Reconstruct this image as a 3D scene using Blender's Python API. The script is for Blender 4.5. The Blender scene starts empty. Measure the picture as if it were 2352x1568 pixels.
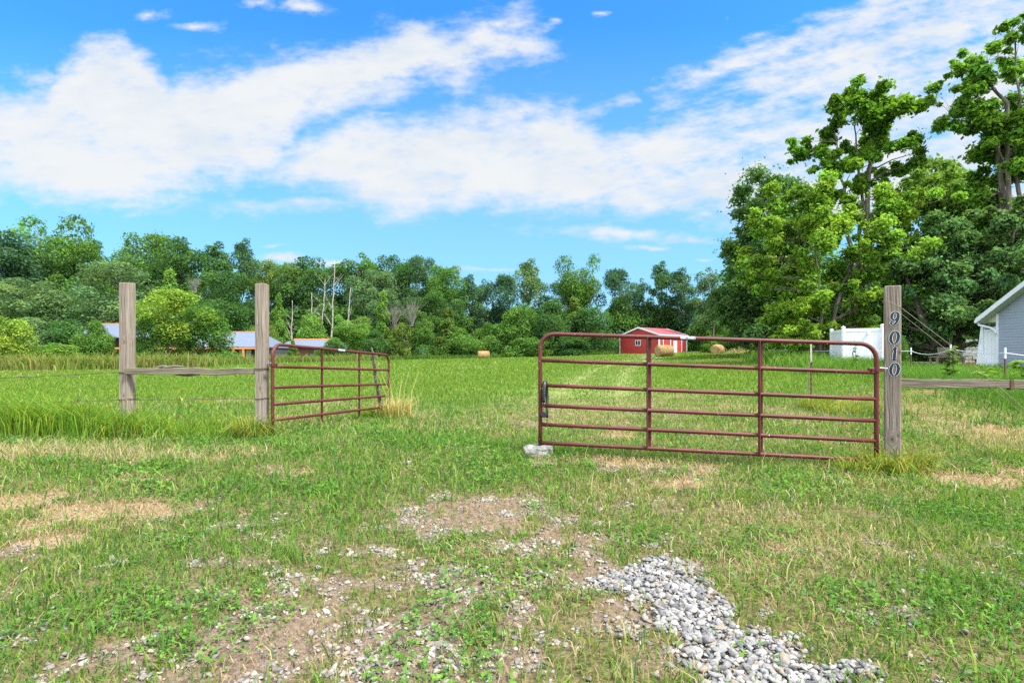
import bpy, math, random
import numpy as np
from mathutils import Vector, Matrix

# ------------------------------------------------------------------ scene, camera, world, sun
S = bpy.context.scene
COL = S.collection
R = math.radians
CAMZ = 1.25
FPX, CX, HY = 1230.0, 1176.0, 821.0           # focal length / principal column / horizon row of the survey drawing

cd = bpy.data.cameras.new('camera'); cam = bpy.data.objects.new('camera', cd); COL.objects.link(cam)
cam.location = (0, 0, CAMZ); cam.rotation_euler = (R(90), 0, 0)
cd.sensor_width = 36.0; cd.lens = 36.0 * FPX / 2352.0; cd.shift_y = 37.0 / 2352.0
cd.clip_start = 0.05; cd.clip_end = 3000
S.camera = cam

SUN_EL, SUN_AZ = 58.0, 128.0     # azimuth from +Y clockwise: behind the camera on the right
SUN_STR, SUN_ANG = 4.2, 10.0
SKY_STR = 0.15
EXPOSURE = 1.38

S.view_settings.view_transform = 'Standard'; S.view_settings.look = 'None'
S.view_settings.exposure = EXPOSURE; S.view_settings.gamma = 1.0
S.view_settings.use_curve_mapping = False
S.cycles.max_bounces = 7; S.cycles.diffuse_bounces = 4; S.cycles.glossy_bounces = 2
S.cycles.transmission_bounces = 4; S.cycles.transparent_max_bounces = 4
S.cycles.use_denoising = False
S.cycles.use_adaptive_sampling = False
S.cycles.sample_clamp_indirect = 6.0

sl = bpy.data.lights.new('sun', 'SUN'); sun = bpy.data.objects.new('sun', sl); COL.objects.link(sun)
sl.energy = SUN_STR; sl.angle = R(SUN_ANG); sl.color = (1.0, 0.96, 0.89)
_d = Vector((math.sin(R(SUN_AZ)) * math.cos(R(SUN_EL)), math.cos(R(SUN_AZ)) * math.cos(R(SUN_EL)), math.sin(R(SUN_EL))))
sun.rotation_euler = _d.to_track_quat('Z', 'Y').to_euler()

class NT:
    """tiny node-tree helper"""
    def __init__(s, tree): s.t = tree; s.n = tree.nodes; s.l = tree.links
    def node(s, typ, **kw):
        n = s.n.new(typ)
        for k, v in kw.items(): setattr(n, k, v)
        return n
    def put(s, sock, v):
        if v is None: return
        if hasattr(v, 'node'): s.l.new(v, sock)
        else:
            if isinstance(v, (tuple, list)) and len(v) == 3 and sock.type == 'RGBA': v = (*v, 1)
            sock.default_value = v
    def m(s, op, a, b=None, c=None, clamp=False):
        n = s.node('ShaderNodeMath', operation=op, use_clamp=clamp)
        s.put(n.inputs[0], a); s.put(n.inputs[1], b); s.put(n.inputs[2], c)
        return n.outputs[0]
    def vm(s, op, a, b=None, scale=None):
        n = s.node('ShaderNodeVectorMath', operation=op)
        s.put(n.inputs[0], a); s.put(n.inputs[1], b)
        if scale is not None: s.put(n.inputs['Scale'], scale)
        return n.outputs['Value'] if op in ('LENGTH', 'DISTANCE', 'DOT_PRODUCT') else n.outputs[0]
    def comb(s, x, y, z):
        n = s.node('ShaderNodeCombineXYZ'); s.put(n.inputs[0], x); s.put(n.inputs[1], y); s.put(n.inputs[2], z); return n.outputs[0]
    def sep(s, v):
        n = s.node('ShaderNodeSeparateXYZ'); s.put(n.inputs[0], v); return n.outputs
    def noise(s, vec, scale, detail=4.0, rough=0.55, dist=0.0, out=0):
        n = s.node('ShaderNodeTexNoise'); s.put(n.inputs['Vector'], vec)
        n.inputs['Scale'].default_value = scale; n.inputs['Detail'].default_value = detail
        n.inputs['Roughness'].default_value = rough; n.inputs['Distortion'].default_value = dist
        return n.outputs[out]
    def mix(s, f, a, b, blend='MIX'):
        n = s.node('ShaderNodeMix', data_type='RGBA', blend_type=blend)
        s.put(n.inputs[0], f); s.put(n.inputs[6], a); s.put(n.inputs[7], b); return n.outputs[2]
    def ramp(s, f, lo, hi, a=0.0, b=1.0, smooth=True):
        n = s.node('ShaderNodeMapRange', interpolation_type='SMOOTHSTEP' if smooth else 'LINEAR')
        s.put(n.inputs[0], f); n.inputs[1].default_value = lo; n.inputs[2].default_value = hi
        n.inputs[3].default_value = a; n.inputs[4].default_value = b; return n.outputs[0]
    def curve(s, x, pts):
        n = s.node('ShaderNodeFloatCurve'); s.put(n.inputs['Value'], x)
        c = n.mapping.curves[0]; n.mapping.use_clip = True
        while len(c.points) > 2: c.points.remove(c.points[1])
        c.points[0].location = pts[0]; c.points[1].location = pts[-1]
        for p in pts[1:-1]: c.points.new(*p)
        for p in c.points: p.handle_type = 'VECTOR'
        n.mapping.update(); return n.outputs[0]

def build_world():
    w = bpy.data.worlds.new('World'); S.world = w; w.use_nodes = True
    w.node_tree.nodes.clear(); N = NT(w.node_tree)
    sky = N.node('ShaderNodeTexSky', sky_type='NISHITA')
    sky.sun_disc = False; sky.sun_elevation = R(SUN_EL); sky.sun_rotation = R(SUN_AZ)
    sky.air_density = 1.0; sky.dust_density = 0.6; sky.ozone_density = 2.2
    hs = N.node('ShaderNodeHueSaturation'); N.put(hs.inputs['Color'], sky.outputs[0])
    hs.inputs['Saturation'].default_value = 1.22; hs.inputs['Value'].default_value = 1.0
    d = N.node('ShaderNodeTexCoord').outputs['Generated']
    x, y, z = N.sep(d)
    yy = N.m('MAXIMUM', y, 0.12)
    u = N.m('DIVIDE', x, yy); v = N.m('DIVIDE', z, yy)
    # clouds live in plane coordinates of the sky direction (a cloud deck seen in perspective)
    pv = N.comb(u, N.m('MULTIPLY', v, 1.7), 0.0)
    w1 = N.noise(pv, 5.0, 5.0, 0.6, out=1)
    wx, wy, wz = N.sep(w1)
    u2 = N.m('ADD', u, N.m('MULTIPLY', N.m('SUBTRACT', wx, 0.5), 0.13))
    v2 = N.m('ADD', v, N.m('MULTIPLY', N.m('SUBTRACT', wy, 0.5), 0.075))
    uc = N.m('MULTIPLY_ADD', u2, 0.5, 0.5, clamp=True)
    U = lambda px: ((px - CX) / FPX) * 0.5 + 0.5
    V = lambda py: max(0.0, min(1.0, ((HY - py) / FPX) / 0.8))
    def band(top, bot, st, sb):
        t = N.m('MULTIPLY', N.curve(uc, [(U(a), V(b)) for a, b in top]), 0.8)
        b = N.m('MULTIPLY', N.curve(uc, [(U(a), V(b)) for a, b in bot]), 0.8)
        c = N.m('MINIMUM', N.m('DIVIDE', N.m('SUBTRACT', t, v2), st), N.m('DIVIDE', N.m('SUBTRACT', v2, b), sb))
        return N.m('MINIMUM', N.m('MAXIMUM', c, -1.0), 1.0)
    A = band([(-40, 200), (60, 200), (110, 205), (140, 160), (200, 112), (290, 85), (335, 130), (385, 190), (415, 165), (500, 152), (560, 140), (700, 115),
              (800, 90), (900, 62), (960, 48), (1040, 78), (1100, 18), (1180, 46), (1240, 88), (1280, 112), (1320, 330), (2390, 420)],
             [(-40, 435), (200, 470), (290, 482), (400, 458), (500, 418), (620, 402), (670, 330), (720, 268), (800, 245), (900, 215),
              (1000, 190), (1050, 213), (1100, 168), (1200, 142), (1280, 108), (1320, 20), (2390, 10)], 0.05, 0.06)
    B = band([(-40, 560), (470, 480), (560, 412), (640, 345), (700, 312), (780, 282), (850, 262), (1000, 268), (1100, 254), (1250, 250), (1300, 256), (1340, 295),
              (1400, 315), (1500, 290), (1600, 252), (1700, 222), (1800, 170), (2000, 110), (2390, 40)],
             [(-40, 410), (480, 408), (560, 410), (640, 420), (720, 432), (800, 450), (860, 482), (950, 492), (1050, 488), (1150, 480), (1300, 490),
              (1400, 482), (1500, 492), (1600, 508), (1700, 515), (2390, 530)], 0.05, 0.05)
    C = band([(-40, 800), (1440, 500), (1490, 222), (1520, 208), (1600, 180), (1650, 130), (1720, 96), (1800, 68), (1900, 48), (1960, 8), (2050, -60), (2390, -150)],
             [(-40, 0), (1440, 60), (1490, 216), (1520, 222), (1600, 208), (1700, 200), (1800, 240), (2000, 300), (2390, 360)], 0.05, 0.05)
    D = band([(-40, 800), (1180, 500), (1230, 262), (1350, 240), (1470, 223), (1490, 300), (2390, 800)],
             [(-40, 0), (1180, 250), (1230, 300), (1330, 285), (1400, 256), (1470, 229), (1490, 150), (2390, 0)], 0.035, 0.035)
    cov = N.m('MAXIMUM', N.m('MAXIMUM', A, B), N.m('MAXIMUM', C, D))
    cov = N.m('MINIMUM', cov, N.ramp(u, -0.1, 0.42, 0.95, 0.5))
    for px, py, rx, ry, a in [(1200, 105, 90, 34, .85), (90, 180, 120, 30, .45), (600, 12, 42, 16, .75), (690, 18, 62, 22, .75), (665, 602, 60, 16, .75), (760, 610, 60, 12, .6), (1490, 568, 95, 11, .5), (1392, 52, 24, 9, .45),
                              (1262, 50, 30, 10, .35), (1688, 40, 26, 12, .4), (340, 40, 80, 22, .55), (450, 70, 70, 20, .45), (1120, 618, 160, 10, .45),
                              (680, 465, 230, 30, .55), (1400, 530, 280, 24, .55), (1560, 540, 160, 20, .5), (650, 565, 60, 10, .3), (1640, 590, 60, 10, .3), (1140, 55, 100, 50, .8), (900, 255, 70, 14, .25)]:
        e = N.m('SUBTRACT', a, N.vm('LENGTH', N.comb(N.m('DIVIDE', N.m('SUBTRACT', u2, (px - CX) / FPX), rx / FPX),
                                                   N.m('DIVIDE', N.m('SUBTRACT', v2, (HY - py) / FPX), ry / FPX), 0.0)))
        cov = N.m('MAXIMUM', cov, e)
    n1 = N.noise(pv, 8.0, 9.0, 0.6)
    rot = N.comb(N.m('ADD', N.m('MULTIPLY', u, 0.9), N.m('MULTIPLY', v, -0.3)), N.m('ADD', N.m('MULTIPLY', v, 4.5), N.m('MULTIPLY', u, -1.1)), 3.0)
    n2 = N.noise(rot, 5.5, 7.0, 0.6)                                # streaks, stronger on the right-hand deck
    kr = N.ramp(u, -0.15, 0.45, 0.25, 1.0)
    nz = N.m('ADD', N.m('MULTIPLY', N.m('SUBTRACT', n1, 0.5), 2.0), N.m('MULTIPLY', N.m('MULTIPLY', N.m('SUBTRACT', n2, 0.5), 2.6), kr))
    n5 = N.noise(N.comb(N.m('MULTIPLY', u, 1.0), N.m('MULTIPLY', v, 2.2), 11.0), 26.0, 6.0, 0.62)
    nz = N.m('ADD', nz, N.m('MULTIPLY', N.m('SUBTRACT', n5, 0.5), 1.3))
    dens = N.ramp(N.m('ADD', cov, nz), -0.48, 0.95)
    # fill light: a brighter, nearly closed deck added unseen overhead and behind the camera
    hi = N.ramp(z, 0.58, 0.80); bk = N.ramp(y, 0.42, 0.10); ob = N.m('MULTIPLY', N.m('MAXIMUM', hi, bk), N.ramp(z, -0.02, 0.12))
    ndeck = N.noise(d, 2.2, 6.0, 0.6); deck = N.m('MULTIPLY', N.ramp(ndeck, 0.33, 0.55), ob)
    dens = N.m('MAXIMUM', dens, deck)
    n3 = N.noise(pv, 3.2, 5.0, 0.6)
    n4 = N.noise(N.comb(u, N.m('MULTIPLY', v, 2.6), 7.0), 11.0, 6.0, 0.55)
    shade = N.m('ADD', N.m('MULTIPLY', N.m('SUBTRACT', n3, 0.5), 0.75), N.m('MULTIPLY', N.m('SUBTRACT', n4, 0.5), 0.55))
    cl = N.mix(N.ramp(shade, -0.28, 0.12), (2.5, 2.8, 3.12), (3.1, 3.17, 3.22))
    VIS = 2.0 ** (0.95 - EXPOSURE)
    br = N.m('ADD', N.m('MULTIPLY', ob, FILL_DECK), VIS); cl = N.mix(1.0, cl, N.comb(br, br, br), 'MULTIPLY')
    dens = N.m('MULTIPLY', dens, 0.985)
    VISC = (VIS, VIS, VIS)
    skc = N.mix(1.0, hs.outputs[0], (SKY_T[0], SKY_T[1], SKY_T[2]), 'MULTIPLY')
    # the thin veil of bright air low over the trees
    veil = N.ramp(v, 0.0, 0.62, 0.88, 0.0, smooth=False)
    skc = N.mix(N.m('MAXIMUM', veil, 0.0), skc, (1.36, 2.32, 3.25))
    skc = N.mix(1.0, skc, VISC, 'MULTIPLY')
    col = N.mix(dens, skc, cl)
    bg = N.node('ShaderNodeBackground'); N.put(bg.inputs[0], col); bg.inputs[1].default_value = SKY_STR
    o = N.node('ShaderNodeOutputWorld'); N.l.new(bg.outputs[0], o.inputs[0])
SKY_T = (0.44, 0.95, 1.14); FILL_DECK = 1.9
build_world()

# ------------------------------------------------------------------ helpers
rng = np.random.default_rng(7)
rnd = random.Random(11)

def lin(r, g, b):
    f = lambda c: c / 12.92 if c <= 0.04045 else ((c + 0.055) / 1.055) ** 2.4
    return (f(r / 255), f(g / 255), f(b / 255))

_hash = np.random.default_rng(3).random((256, 256))
def vnoise(x, y):
    xi = np.floor(x).astype(int); yi = np.floor(y).astype(int)
    fx = x - xi; fy = y - yi
    fx = fx * fx * (3 - 2 * fx); fy = fy * fy * (3 - 2 * fy)
    h = lambda a, b: _hash[a & 255, b & 255]
    return (h(xi, yi) * (1 - fx) + h(xi + 1, yi) * fx) * (1 - fy) + (h(xi, yi + 1) * (1 - fx) + h(xi + 1, yi + 1) * fx) * fy
def fbm(x, y, s, o=4):
    t = 0; a = 1; n = 0
    for k in range(o):
        t = t + a * vnoise(x * s + 17.3 * k, y * s + 9.1 * k); n += a; a *= 0.5; s *= 2.03
    return t / n
def sstep(x, a, b):
    t = np.clip((x - a) / (b - a), 0, 1); return t * t * (3 - 2 * t)

# ground heights surveyed at a few places, joined by a thin-plate surface
GP = np.array([(0, 0, 0), (-5, 1, 0), (5, 1, 0.02), (0, 4, .02), (-4, 4, .03), (3.5, 4, .03), (4, 5.9, .04), (.3, 6.3, .09), (-3.4, 7.4, .17), (-5.4, 7.5, .17), (-9, 8, .15),
               (-2.5, 11, .02), (0, 11, .05), (4, 11, .12), (8.6, 9, .3), (12.5, 14, .5), (16.5, 27, .8), (21, 23.5, .66), (32, 30, .9), (-43, 45, .08), (-30, 45, .2),
               (-38, 66, .42), (-62, 60, .3), (-45, 75, .45), (-18, 90, .9), (0, 100, 1.2), (20, 67, 1.38), (26, 77, 1.72), (28, 93, 2.1), (20, 45, 1.05), (8, 40, .65), (0, 30, .4), (-12, 25, .15),
               (60, 60, 1.8), (60, 120, 2.5), (0, 160, 2), (-80, 150, 1.5), (-110, 60, .5), (110, 40, 1.5), (0, -20, 0), (-60, -20, 0), (60, -20, .5), (14, 4, .25), (-14, 14, .05)], float)
def _U(r2): return np.where(r2 > 1e-9, r2 * np.log(np.maximum(r2, 1e-9)), 0)
def _fit():
    n = len(GP); d2 = ((GP[:, None, :2] - GP[None, :, :2]) ** 2).sum(-1)
    K = _U(d2) + np.eye(n) * 0.5; P = np.c_[np.ones(n), GP[:, :2]]
    M = np.zeros((n + 3, n + 3)); M[:n, :n] = K; M[:n, n:] = P; M[n:, :n] = P.T
    return np.linalg.solve(M, np.r_[GP[:, 2], 0, 0, 0])
_W = _fit()
def gh(x, y):
    x = np.asarray(x, float); y = np.asarray(y, float); shp = np.broadcast(x, y).shape
    x = np.broadcast_to(x, shp).ravel(); y = np.broadcast_to(y, shp).ravel()
    r = np.hypot(x, y - 40); k = np.minimum(1, 130 / np.maximum(r, 1e-6))
    xc = x * k; yc = 40 + (y - 40) * k
    out = np.full(len(x), 0.0)
    for i in range(0, len(x), 60000):
        a = xc[i:i + 60000]; b = yc[i:i + 60000]
        d2 = (a[:, None] - GP[None, :, 0]) ** 2 + (b[:, None] - GP[None, :, 1]) ** 2
        out[i:i + 60000] = _U(d2) @ _W[:len(GP)] + _W[-3] + _W[-2] * a + _W[-1] * b
    return np.clip(out, -0.3, 4).reshape(shp)
def g1(x, y): return float(gh(np.array([x]), np.array([y]))[0])
def P(px, py, d): return Vector(((px - CX) / FPX * d, d, CAMZ + (HY - py) / FPX * d))
def GPX(px, py):
    """ground point seen at a row and column of the survey drawing"""
    d = 1.2 * FPX / max(py - HY, 3)
    for _ in range(12):
        h = g1((px - CX) / FPX * d, d); d = max(0.5, (CAMZ - h) * FPX / max(py - HY, 2))
    return ((px - CX) / FPX * d, d)

def tag(o, label=None, cat=None, group=None, kind=None):
    if label: o['label'] = label
    if cat: o['category'] = cat
    if group: o['group'] = group
    if kind: o['kind'] = kind
    return o
def thing(name, label, cat, loc=(0, 0, 0), rz=0.0, group=None):
    o = bpy.data.objects.new(name, None); COL.objects.link(o)
    o.empty_display_size = 0.1; o.location = loc; o.rotation_euler = (0, 0, rz)
    return tag(o, label, cat, group)
def link(name, me, mats, parent=None):
    o = bpy.data.objects.new(name, me); COL.objects.link(o)
    if not isinstance(mats, (list, tuple)): mats = [mats]
    if not me.materials:
        for m in mats: me.materials.append(m)
    if parent is not None: o.parent = parent
    return o

class MB:
    def __init__(s): s.v = []; s.f = []; s.mi = []; s.cur = 0
    def add(s, vs, fs):
        b = len(s.v); s.v.extend([tuple(p) for p in vs]); s.f.extend([tuple(i + b for i in f) for f in fs]); s.mi.extend([s.cur] * len(fs))
    def box(s, c, size, M=None, bev=0.0):
        sx, sy, sz = [k / 2 for k in size]
        vs = [Vector((a * sx, b * sy, d * sz)) for d in (-1, 1) for b in (-1, 1) for a in (-1, 1)]
        if bev > 0:
            vs = []; b = bev
            for dz in (-1, 1):
                for (ax, ay) in ((-1, -1), (1, -1), (1, 1), (-1, 1)):
                    vs.append(Vector((ax * (sx - b), ay * sy, dz * (sz - b)))); vs.append(Vector((ax * sx, ay * (sy - b), dz * (sz - b)))); vs.append(Vector((ax * (sx - b), ay * (sy - b), dz * sz)))
            import bmesh
            bm = bmesh.new(); bv = [bm.verts.new(p) for p in vs]; bmesh.ops.convex_hull(bm, input=bv)
            bm.verts.index_update()
            V = [v.co.copy() for v in bm.verts]; F = [[v.index for v in f.verts] for f in bm.faces]; bm.free()
            vs = V; fs = F
        else:
            fs = [(0, 2, 3, 1), (4, 5, 7, 6), (0, 1, 5, 4), (2, 6, 7, 3), (0, 4, 6, 2), (1, 3, 7, 5)]
        if M is not None: vs = [M @ p for p in vs]
        c = Vector(c); s.add([p + c for p in vs], fs)
    def tube(s, pts, rad, n=8, caps=True, closed=False):
        pts = [Vector(p) for p in pts]; m = len(pts)
        if not hasattr(rad, '__len__'): rad = [rad] * m
        up = Vector((0.13, 0.21, 0.97)); vs = []; fs = []; prev = None
        for i, p in enumerate(pts):
            if closed: t = pts[(i + 1) % m] - pts[i - 1]
            else: t = pts[min(i + 1, m - 1)] - pts[max(i - 1, 0)]
            t.normalize()
            if prev is None:
                a = t.cross(up)
                if a.length < 1e-3: a = t.cross(Vector((1, 0, 0)))
            else: a = prev - t * prev.dot(t)
            a.normalize(); prev = a; b = t.cross(a)
            for k in range(n):
                q = 2 * math.pi * k / n; vs.append(p + (a * math.cos(q) + b * math.sin(q)) * rad[i])
        for i in range(m if closed else m - 1):
            j = (i + 1) % m
            for k in range(n): fs.append((i * n + k, i * n + (k + 1) % n, j * n + (k + 1) % n, j * n + k))
        if caps and not closed: fs.append(tuple(range(n))[::-1]); fs.append(tuple((m - 1) * n + k for k in range(n)))
        s.add(vs, fs)
    def mesh(s, name, smooth=False):
        me = bpy.data.meshes.new(name); me.from_pydata(s.v, [], s.f)
        if max(s.mi or [0]) > 0: me.polygons.foreach_set('material_index', s.mi)
        if smooth: me.polygons.foreach_set('use_smooth', [True] * len(me.polygons))
        me.update(); return me
    def build(s, name, mats, parent=None, smooth=False): return link(name, s.mesh(name, smooth), mats, parent)

def np_mesh(name, verts, faces, attr=None, smooth=False, normals=None):
    """mesh from arrays; faces (n,k); attr per-vertex colour"""
    me = bpy.data.meshes.new(name); nv = len(verts); nf, k = faces.shape
    me.vertices.add(nv); me.vertices.foreach_set('co', np.ascontiguousarray(verts, np.float32).ravel())
    me.loops.add(nf * k); me.loops.foreach_set('vertex_index', np.ascontiguousarray(faces, np.int32).ravel())
    me.polygons.add(nf); me.polygons.foreach_set('loop_start', np.arange(0, nf * k, k, dtype=np.int32))
    try: me.polygons.foreach_set('loop_total', np.full(nf, k, np.int32))
    except Exception: pass
    if attr is not None:
        a = me.color_attributes.new('tint', 'FLOAT_COLOR', 'POINT')
        c = np.ones((nv, 4), np.float32); c[:, :3] = attr; a.data.foreach_set('color', c.ravel())
    me.update(calc_edges=True); me.validate()
    if smooth: me.polygons.foreach_set('use_smooth', np.ones(nf, bool))
    return me

# ------------------------------------------------------------------ materials
def mat(name):
    m = bpy.data.materials.new(name); m.use_nodes = True; m.node_tree.nodes.clear(); return m, NT(m.node_tree)
def out(N, sh, disp=None):
    o = N.node('ShaderNodeOutputMaterial'); N.l.new(sh, o.inputs[0])
def pbsdf(N, col, rough=0.7, metal=0.0, spec=0.35, bump=None, bstr=0.3, bdist=0.01):
    b = N.node('ShaderNodeBsdfPrincipled'); N.put(b.inputs['Base Color'], col); N.put(b.inputs['Roughness'], rough)
    b.inputs['Metallic'].default_value = metal; b.inputs['Specular IOR Level'].default_value = spec
    if bump is not None:
        n = N.node('ShaderNodeBump'); n.inputs['Strength'].default_value = bstr; n.inputs['Distance'].default_value = bdist
        N.put(n.inputs['Height'], bump); N.l.new(n.outputs[0], b.inputs['Normal'])
    return b.outputs[0]
def ocoord(N): return N.node('ShaderNodeTexCoord').outputs['Object']

def plain(name, col, rough=0.6, metal=0.0, var=0.12, scale=14.0, spec=0.35):
    m, N = mat(name); c = ocoord(N)
    n = N.noise(c, scale, 5.0); n2 = N.noise(c, scale * 0.17, 3.0)
    f = N.m('ADD', N.m('MULTIPLY', N.m('SUBTRACT', n, .5), var * 2), N.m('ADD', N.m('MULTIPLY', N.m('SUBTRACT', n2, .5), var * 2), 1.0))
    cc = N.mix(1.0, (*col, 1), N.comb(f, f, f), 'MULTIPLY')
    out(N, pbsdf(N, cc, N.m('ADD', rough, N.m('MULTIPLY', N.m('SUBTRACT', n, .5), .15)), metal, spec, n, 0.15, 0.004)); return m

def leaf_mat(name, gloss=0.0, trans=0.38):
    m, N = mat(name)
    a = N.node('ShaderNodeAttribute', attribute_name='tint').outputs['Color']
    oi = N.node('ShaderNodeObjectInfo').outputs['Color']
    c = N.mix(1.0, a, oi, 'MULTIPLY')
    df = N.node('ShaderNodeBsdfDiffuse'); N.put(df.inputs[0], c)
    tr = N.node('ShaderNodeBsdfTranslucent'); N.put(tr.inputs[0], N.mix(1.0, c, (1.15, 1.15, 0.55), 'MULTIPLY'))
    mx = N.node('ShaderNodeMixShader'); mx.inputs[0].default_value = trans
    N.l.new(df.outputs[0], mx.inputs[1]); N.l.new(tr.outputs[0], mx.inputs[2]); sh = mx.outputs[0]
    if gloss > 0:
        gl = N.node('ShaderNodeBsdfGlossy'); gl.inputs['Roughness'].default_value = 0.42; gl.inputs[0].default_value = (1, 1, 1, 1)
        m2 = N.node('ShaderNodeMixShader'); m2.inputs[0].default_value = gloss
        N.l.new(sh, m2.inputs[1]); N.l.new(gl.outputs[0], m2.inputs[2]); sh = m2.outputs[0]
    out(N, sh); return m
M_LEAF = leaf_mat('leaf', 0.0, 0.45)
M_GRASS = leaf_mat('grass_blade', 0.0, 0.42)

def bark_mat(name, a, b, scale=6.0):
    m, N = mat(name); c = ocoord(N)
    st = N.vm('MULTIPLY', c, (1, 1, 0.22))
    n = N.noise(st, scale, 6.0, 0.65); n2 = N.noise(c, 0.7, 3.0)
    out(N, pbsdf(N, N.mix(N.ramp(N.m('ADD', N.m('MULTIPLY', n, .7), N.m('MULTIPLY', n2, .3)), .35, .65), a, b), 0.9, 0, 0.2, n, 0.6, 0.05)); return m
M_BARK = bark_mat('bark', (.07, .058, .047), (.21, .18, .15))
M_BARKD = bark_mat('grey_twigs', (.10, .092, .08), (.22, .205, .18))
M_BARKP = bark_mat('bleached_bark', (.16, .145, .125), (.38, .35, .31))

def wood_mat(name, dark, mid, light, knots=(), green=0.25, gs=1.0):
    """weathered timber, grain along the local Z axis; knots at given local points"""
    m, N = mat(name); c = ocoord(N)
    wob = N.noise(N.vm('MULTIPLY', c, (3, 3, 1.2)), 1.0, 3.0, out=1)
    cc = N.vm('ADD', c, N.vm('MULTIPLY', N.vm('SUBTRACT', wob, (.5, .5, .5)), (.05, .05, .05)))
    kn = None
    for (kx, ky, kz, kr) in knots:
        d = N.vm('LENGTH', N.vm('MULTIPLY', N.vm('SUBTRACT', c, (kx, ky, kz)), (1.0, 1.0, 0.55)))
        e = N.ramp(d, kr * 0.25, kr * 2.6, 1.0, 0.0)
        kn = e if kn is None else N.m('MAXIMUM', kn, e)
    x, y, z = N.sep(cc)
    off = N.m('MULTIPLY', kn, 0.05) if kn is not None else 0.0
    fib = N.comb(N.m('ADD', x, off), N.m('ADD', y, off), N.m('MULTIPLY', z, 0.035))
    n1 = N.noise(fib, 42.0 * gs, 6.0, 0.68)
    wv = N.node('ShaderNodeTexWave', wave_type='BANDS', bands_direction='DIAGONAL'); N.put(wv.inputs[0], fib)
    wv.inputs['Scale'].default_value = 26 * gs; wv.inputs['Distortion'].default_value = 5; wv.inputs['Detail'].default_value = 3
    wv.inputs['Detail Scale'].default_value = 1.4
    n2 = N.noise(N.vm('MULTIPLY', c, (1, 1, .4)), 5.0, 5.0)
    g = N.m('ADD', N.m('MULTIPLY', n1, 0.84), N.m('MULTIPLY', wv.outputs['Fac'], 0.16))
    col = N.mix(N.ramp(g, .28, .5), dark, mid); col = N.mix(N.ramp(g, .48, .75), col, light)
    col = N.mix(N.m('MULTIPLY', N.ramp(n2, .5, .75), green), col, (.16, .17, .085))
    col = N.mix(N.m('MULTIPLY', N.ramp(N.noise(c, 2.3, 4.0), .55, .8), .45), col, dark)
    crack = N.ramp(N.noise(N.comb(x, y, N.m('MULTIPLY', z, .02)), 38.0 * gs, 2.0, .5), .24, .29, 1.0, 0.0)
    col = N.mix(N.m('MULTIPLY', crack, .7), col, (.03, .024, .02))
    h = N.m('SUBTRACT', g, N.m('MULTIPLY', crack, .8))
    for (kx, ky, kz, kr) in knots:
        d = N.vm('LENGTH', N.vm('MULTIPLY', N.vm('SUBTRACT', cc, (kx, ky, kz)), (1.0, 1.0, 0.62)))
        rg = N.m('FRACT', N.m('DIVIDE', d, kr * .42))
        kc = N.mix(rg, (.05, .035, .027), (.25, .19, .14))
        col = N.mix(N.ramp(d, kr * .75, kr * 1.15, .85, 0.0), col, kc)
        col = N.mix(N.ramp(d, kr * .15, kr * .45, .9, 0.0), col, (.018, .014, .012))
    out(N, pbsdf(N, col, 0.88, 0, 0.2, h, 0.55, 0.006)); return m

def gate_mat():
    m, N = mat('red_oxide_gate_paint'); c = ocoord(N)
    n = N.noise(c, 3.0, 5.0); f = N.noise(c, 46.0, 3.0, .6)
    col = N.mix(N.ramp(n, .35, .7), (.066, .013, .012), (.10, .022, .019))
    col = N.mix(N.m('MULTIPLY', N.ramp(N.noise(c, 90.0, 2.0), .55, .75), .5), col, (.045, .012, .011))
    big = N.noise(c, 1.6, 2.0)
    col = N.mix(N.ramp(N.m('ADD', f, N.m('MULTIPLY', N.m('SUBTRACT', big, .5), .22)), .705, .735), col, (.48, .46, .46))
    rust = N.ramp(N.noise(c, 7.0, 6.0, .7), .62, .74)
    col = N.mix(N.m('MULTIPLY', rust, .55), col, (.13, .052, .022))
    out(N, pbsdf(N, col, N.m('ADD', .42, N.m('MULTIPLY', f, .25)), 0.0, .28, f, 0.1, .002)); return m
M_GATE = gate_mat()
M_STEEL = plain('galvanised_steel', (.22, .225, .23), .5, .6, .2, 40)
M_RUST = plain('rusty_steel', (.1, .052, .033), .8, .3, .4, 45)
M_BLACK = plain('black_plastic', (.014, .014, .016), .42, 0, .3, 30, .5)
M_WIRE = plain('rusty_wire', (.085, .06, .045), .75, .4, .4, 60)
M_WIREP = plain('pale_weathered_wire', (.19, .155, .115), .7, .2, .3, 40)
M_WHITE = plain('white_vinyl', (.60, .63, .68), .38, 0, .05, 3, .4)
M_WHITEM = plain('white_metal_trim', (.58, .61, .66), .42, 0, .07, 2, .4)
M_NUMW = plain('white_number_edge', (.82, .83, .82), .4, 0, .05, 20)
M_NUMB = plain('black_number_face', (.010, .013, .022), .28, 0, .1, 20, .5)

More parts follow.
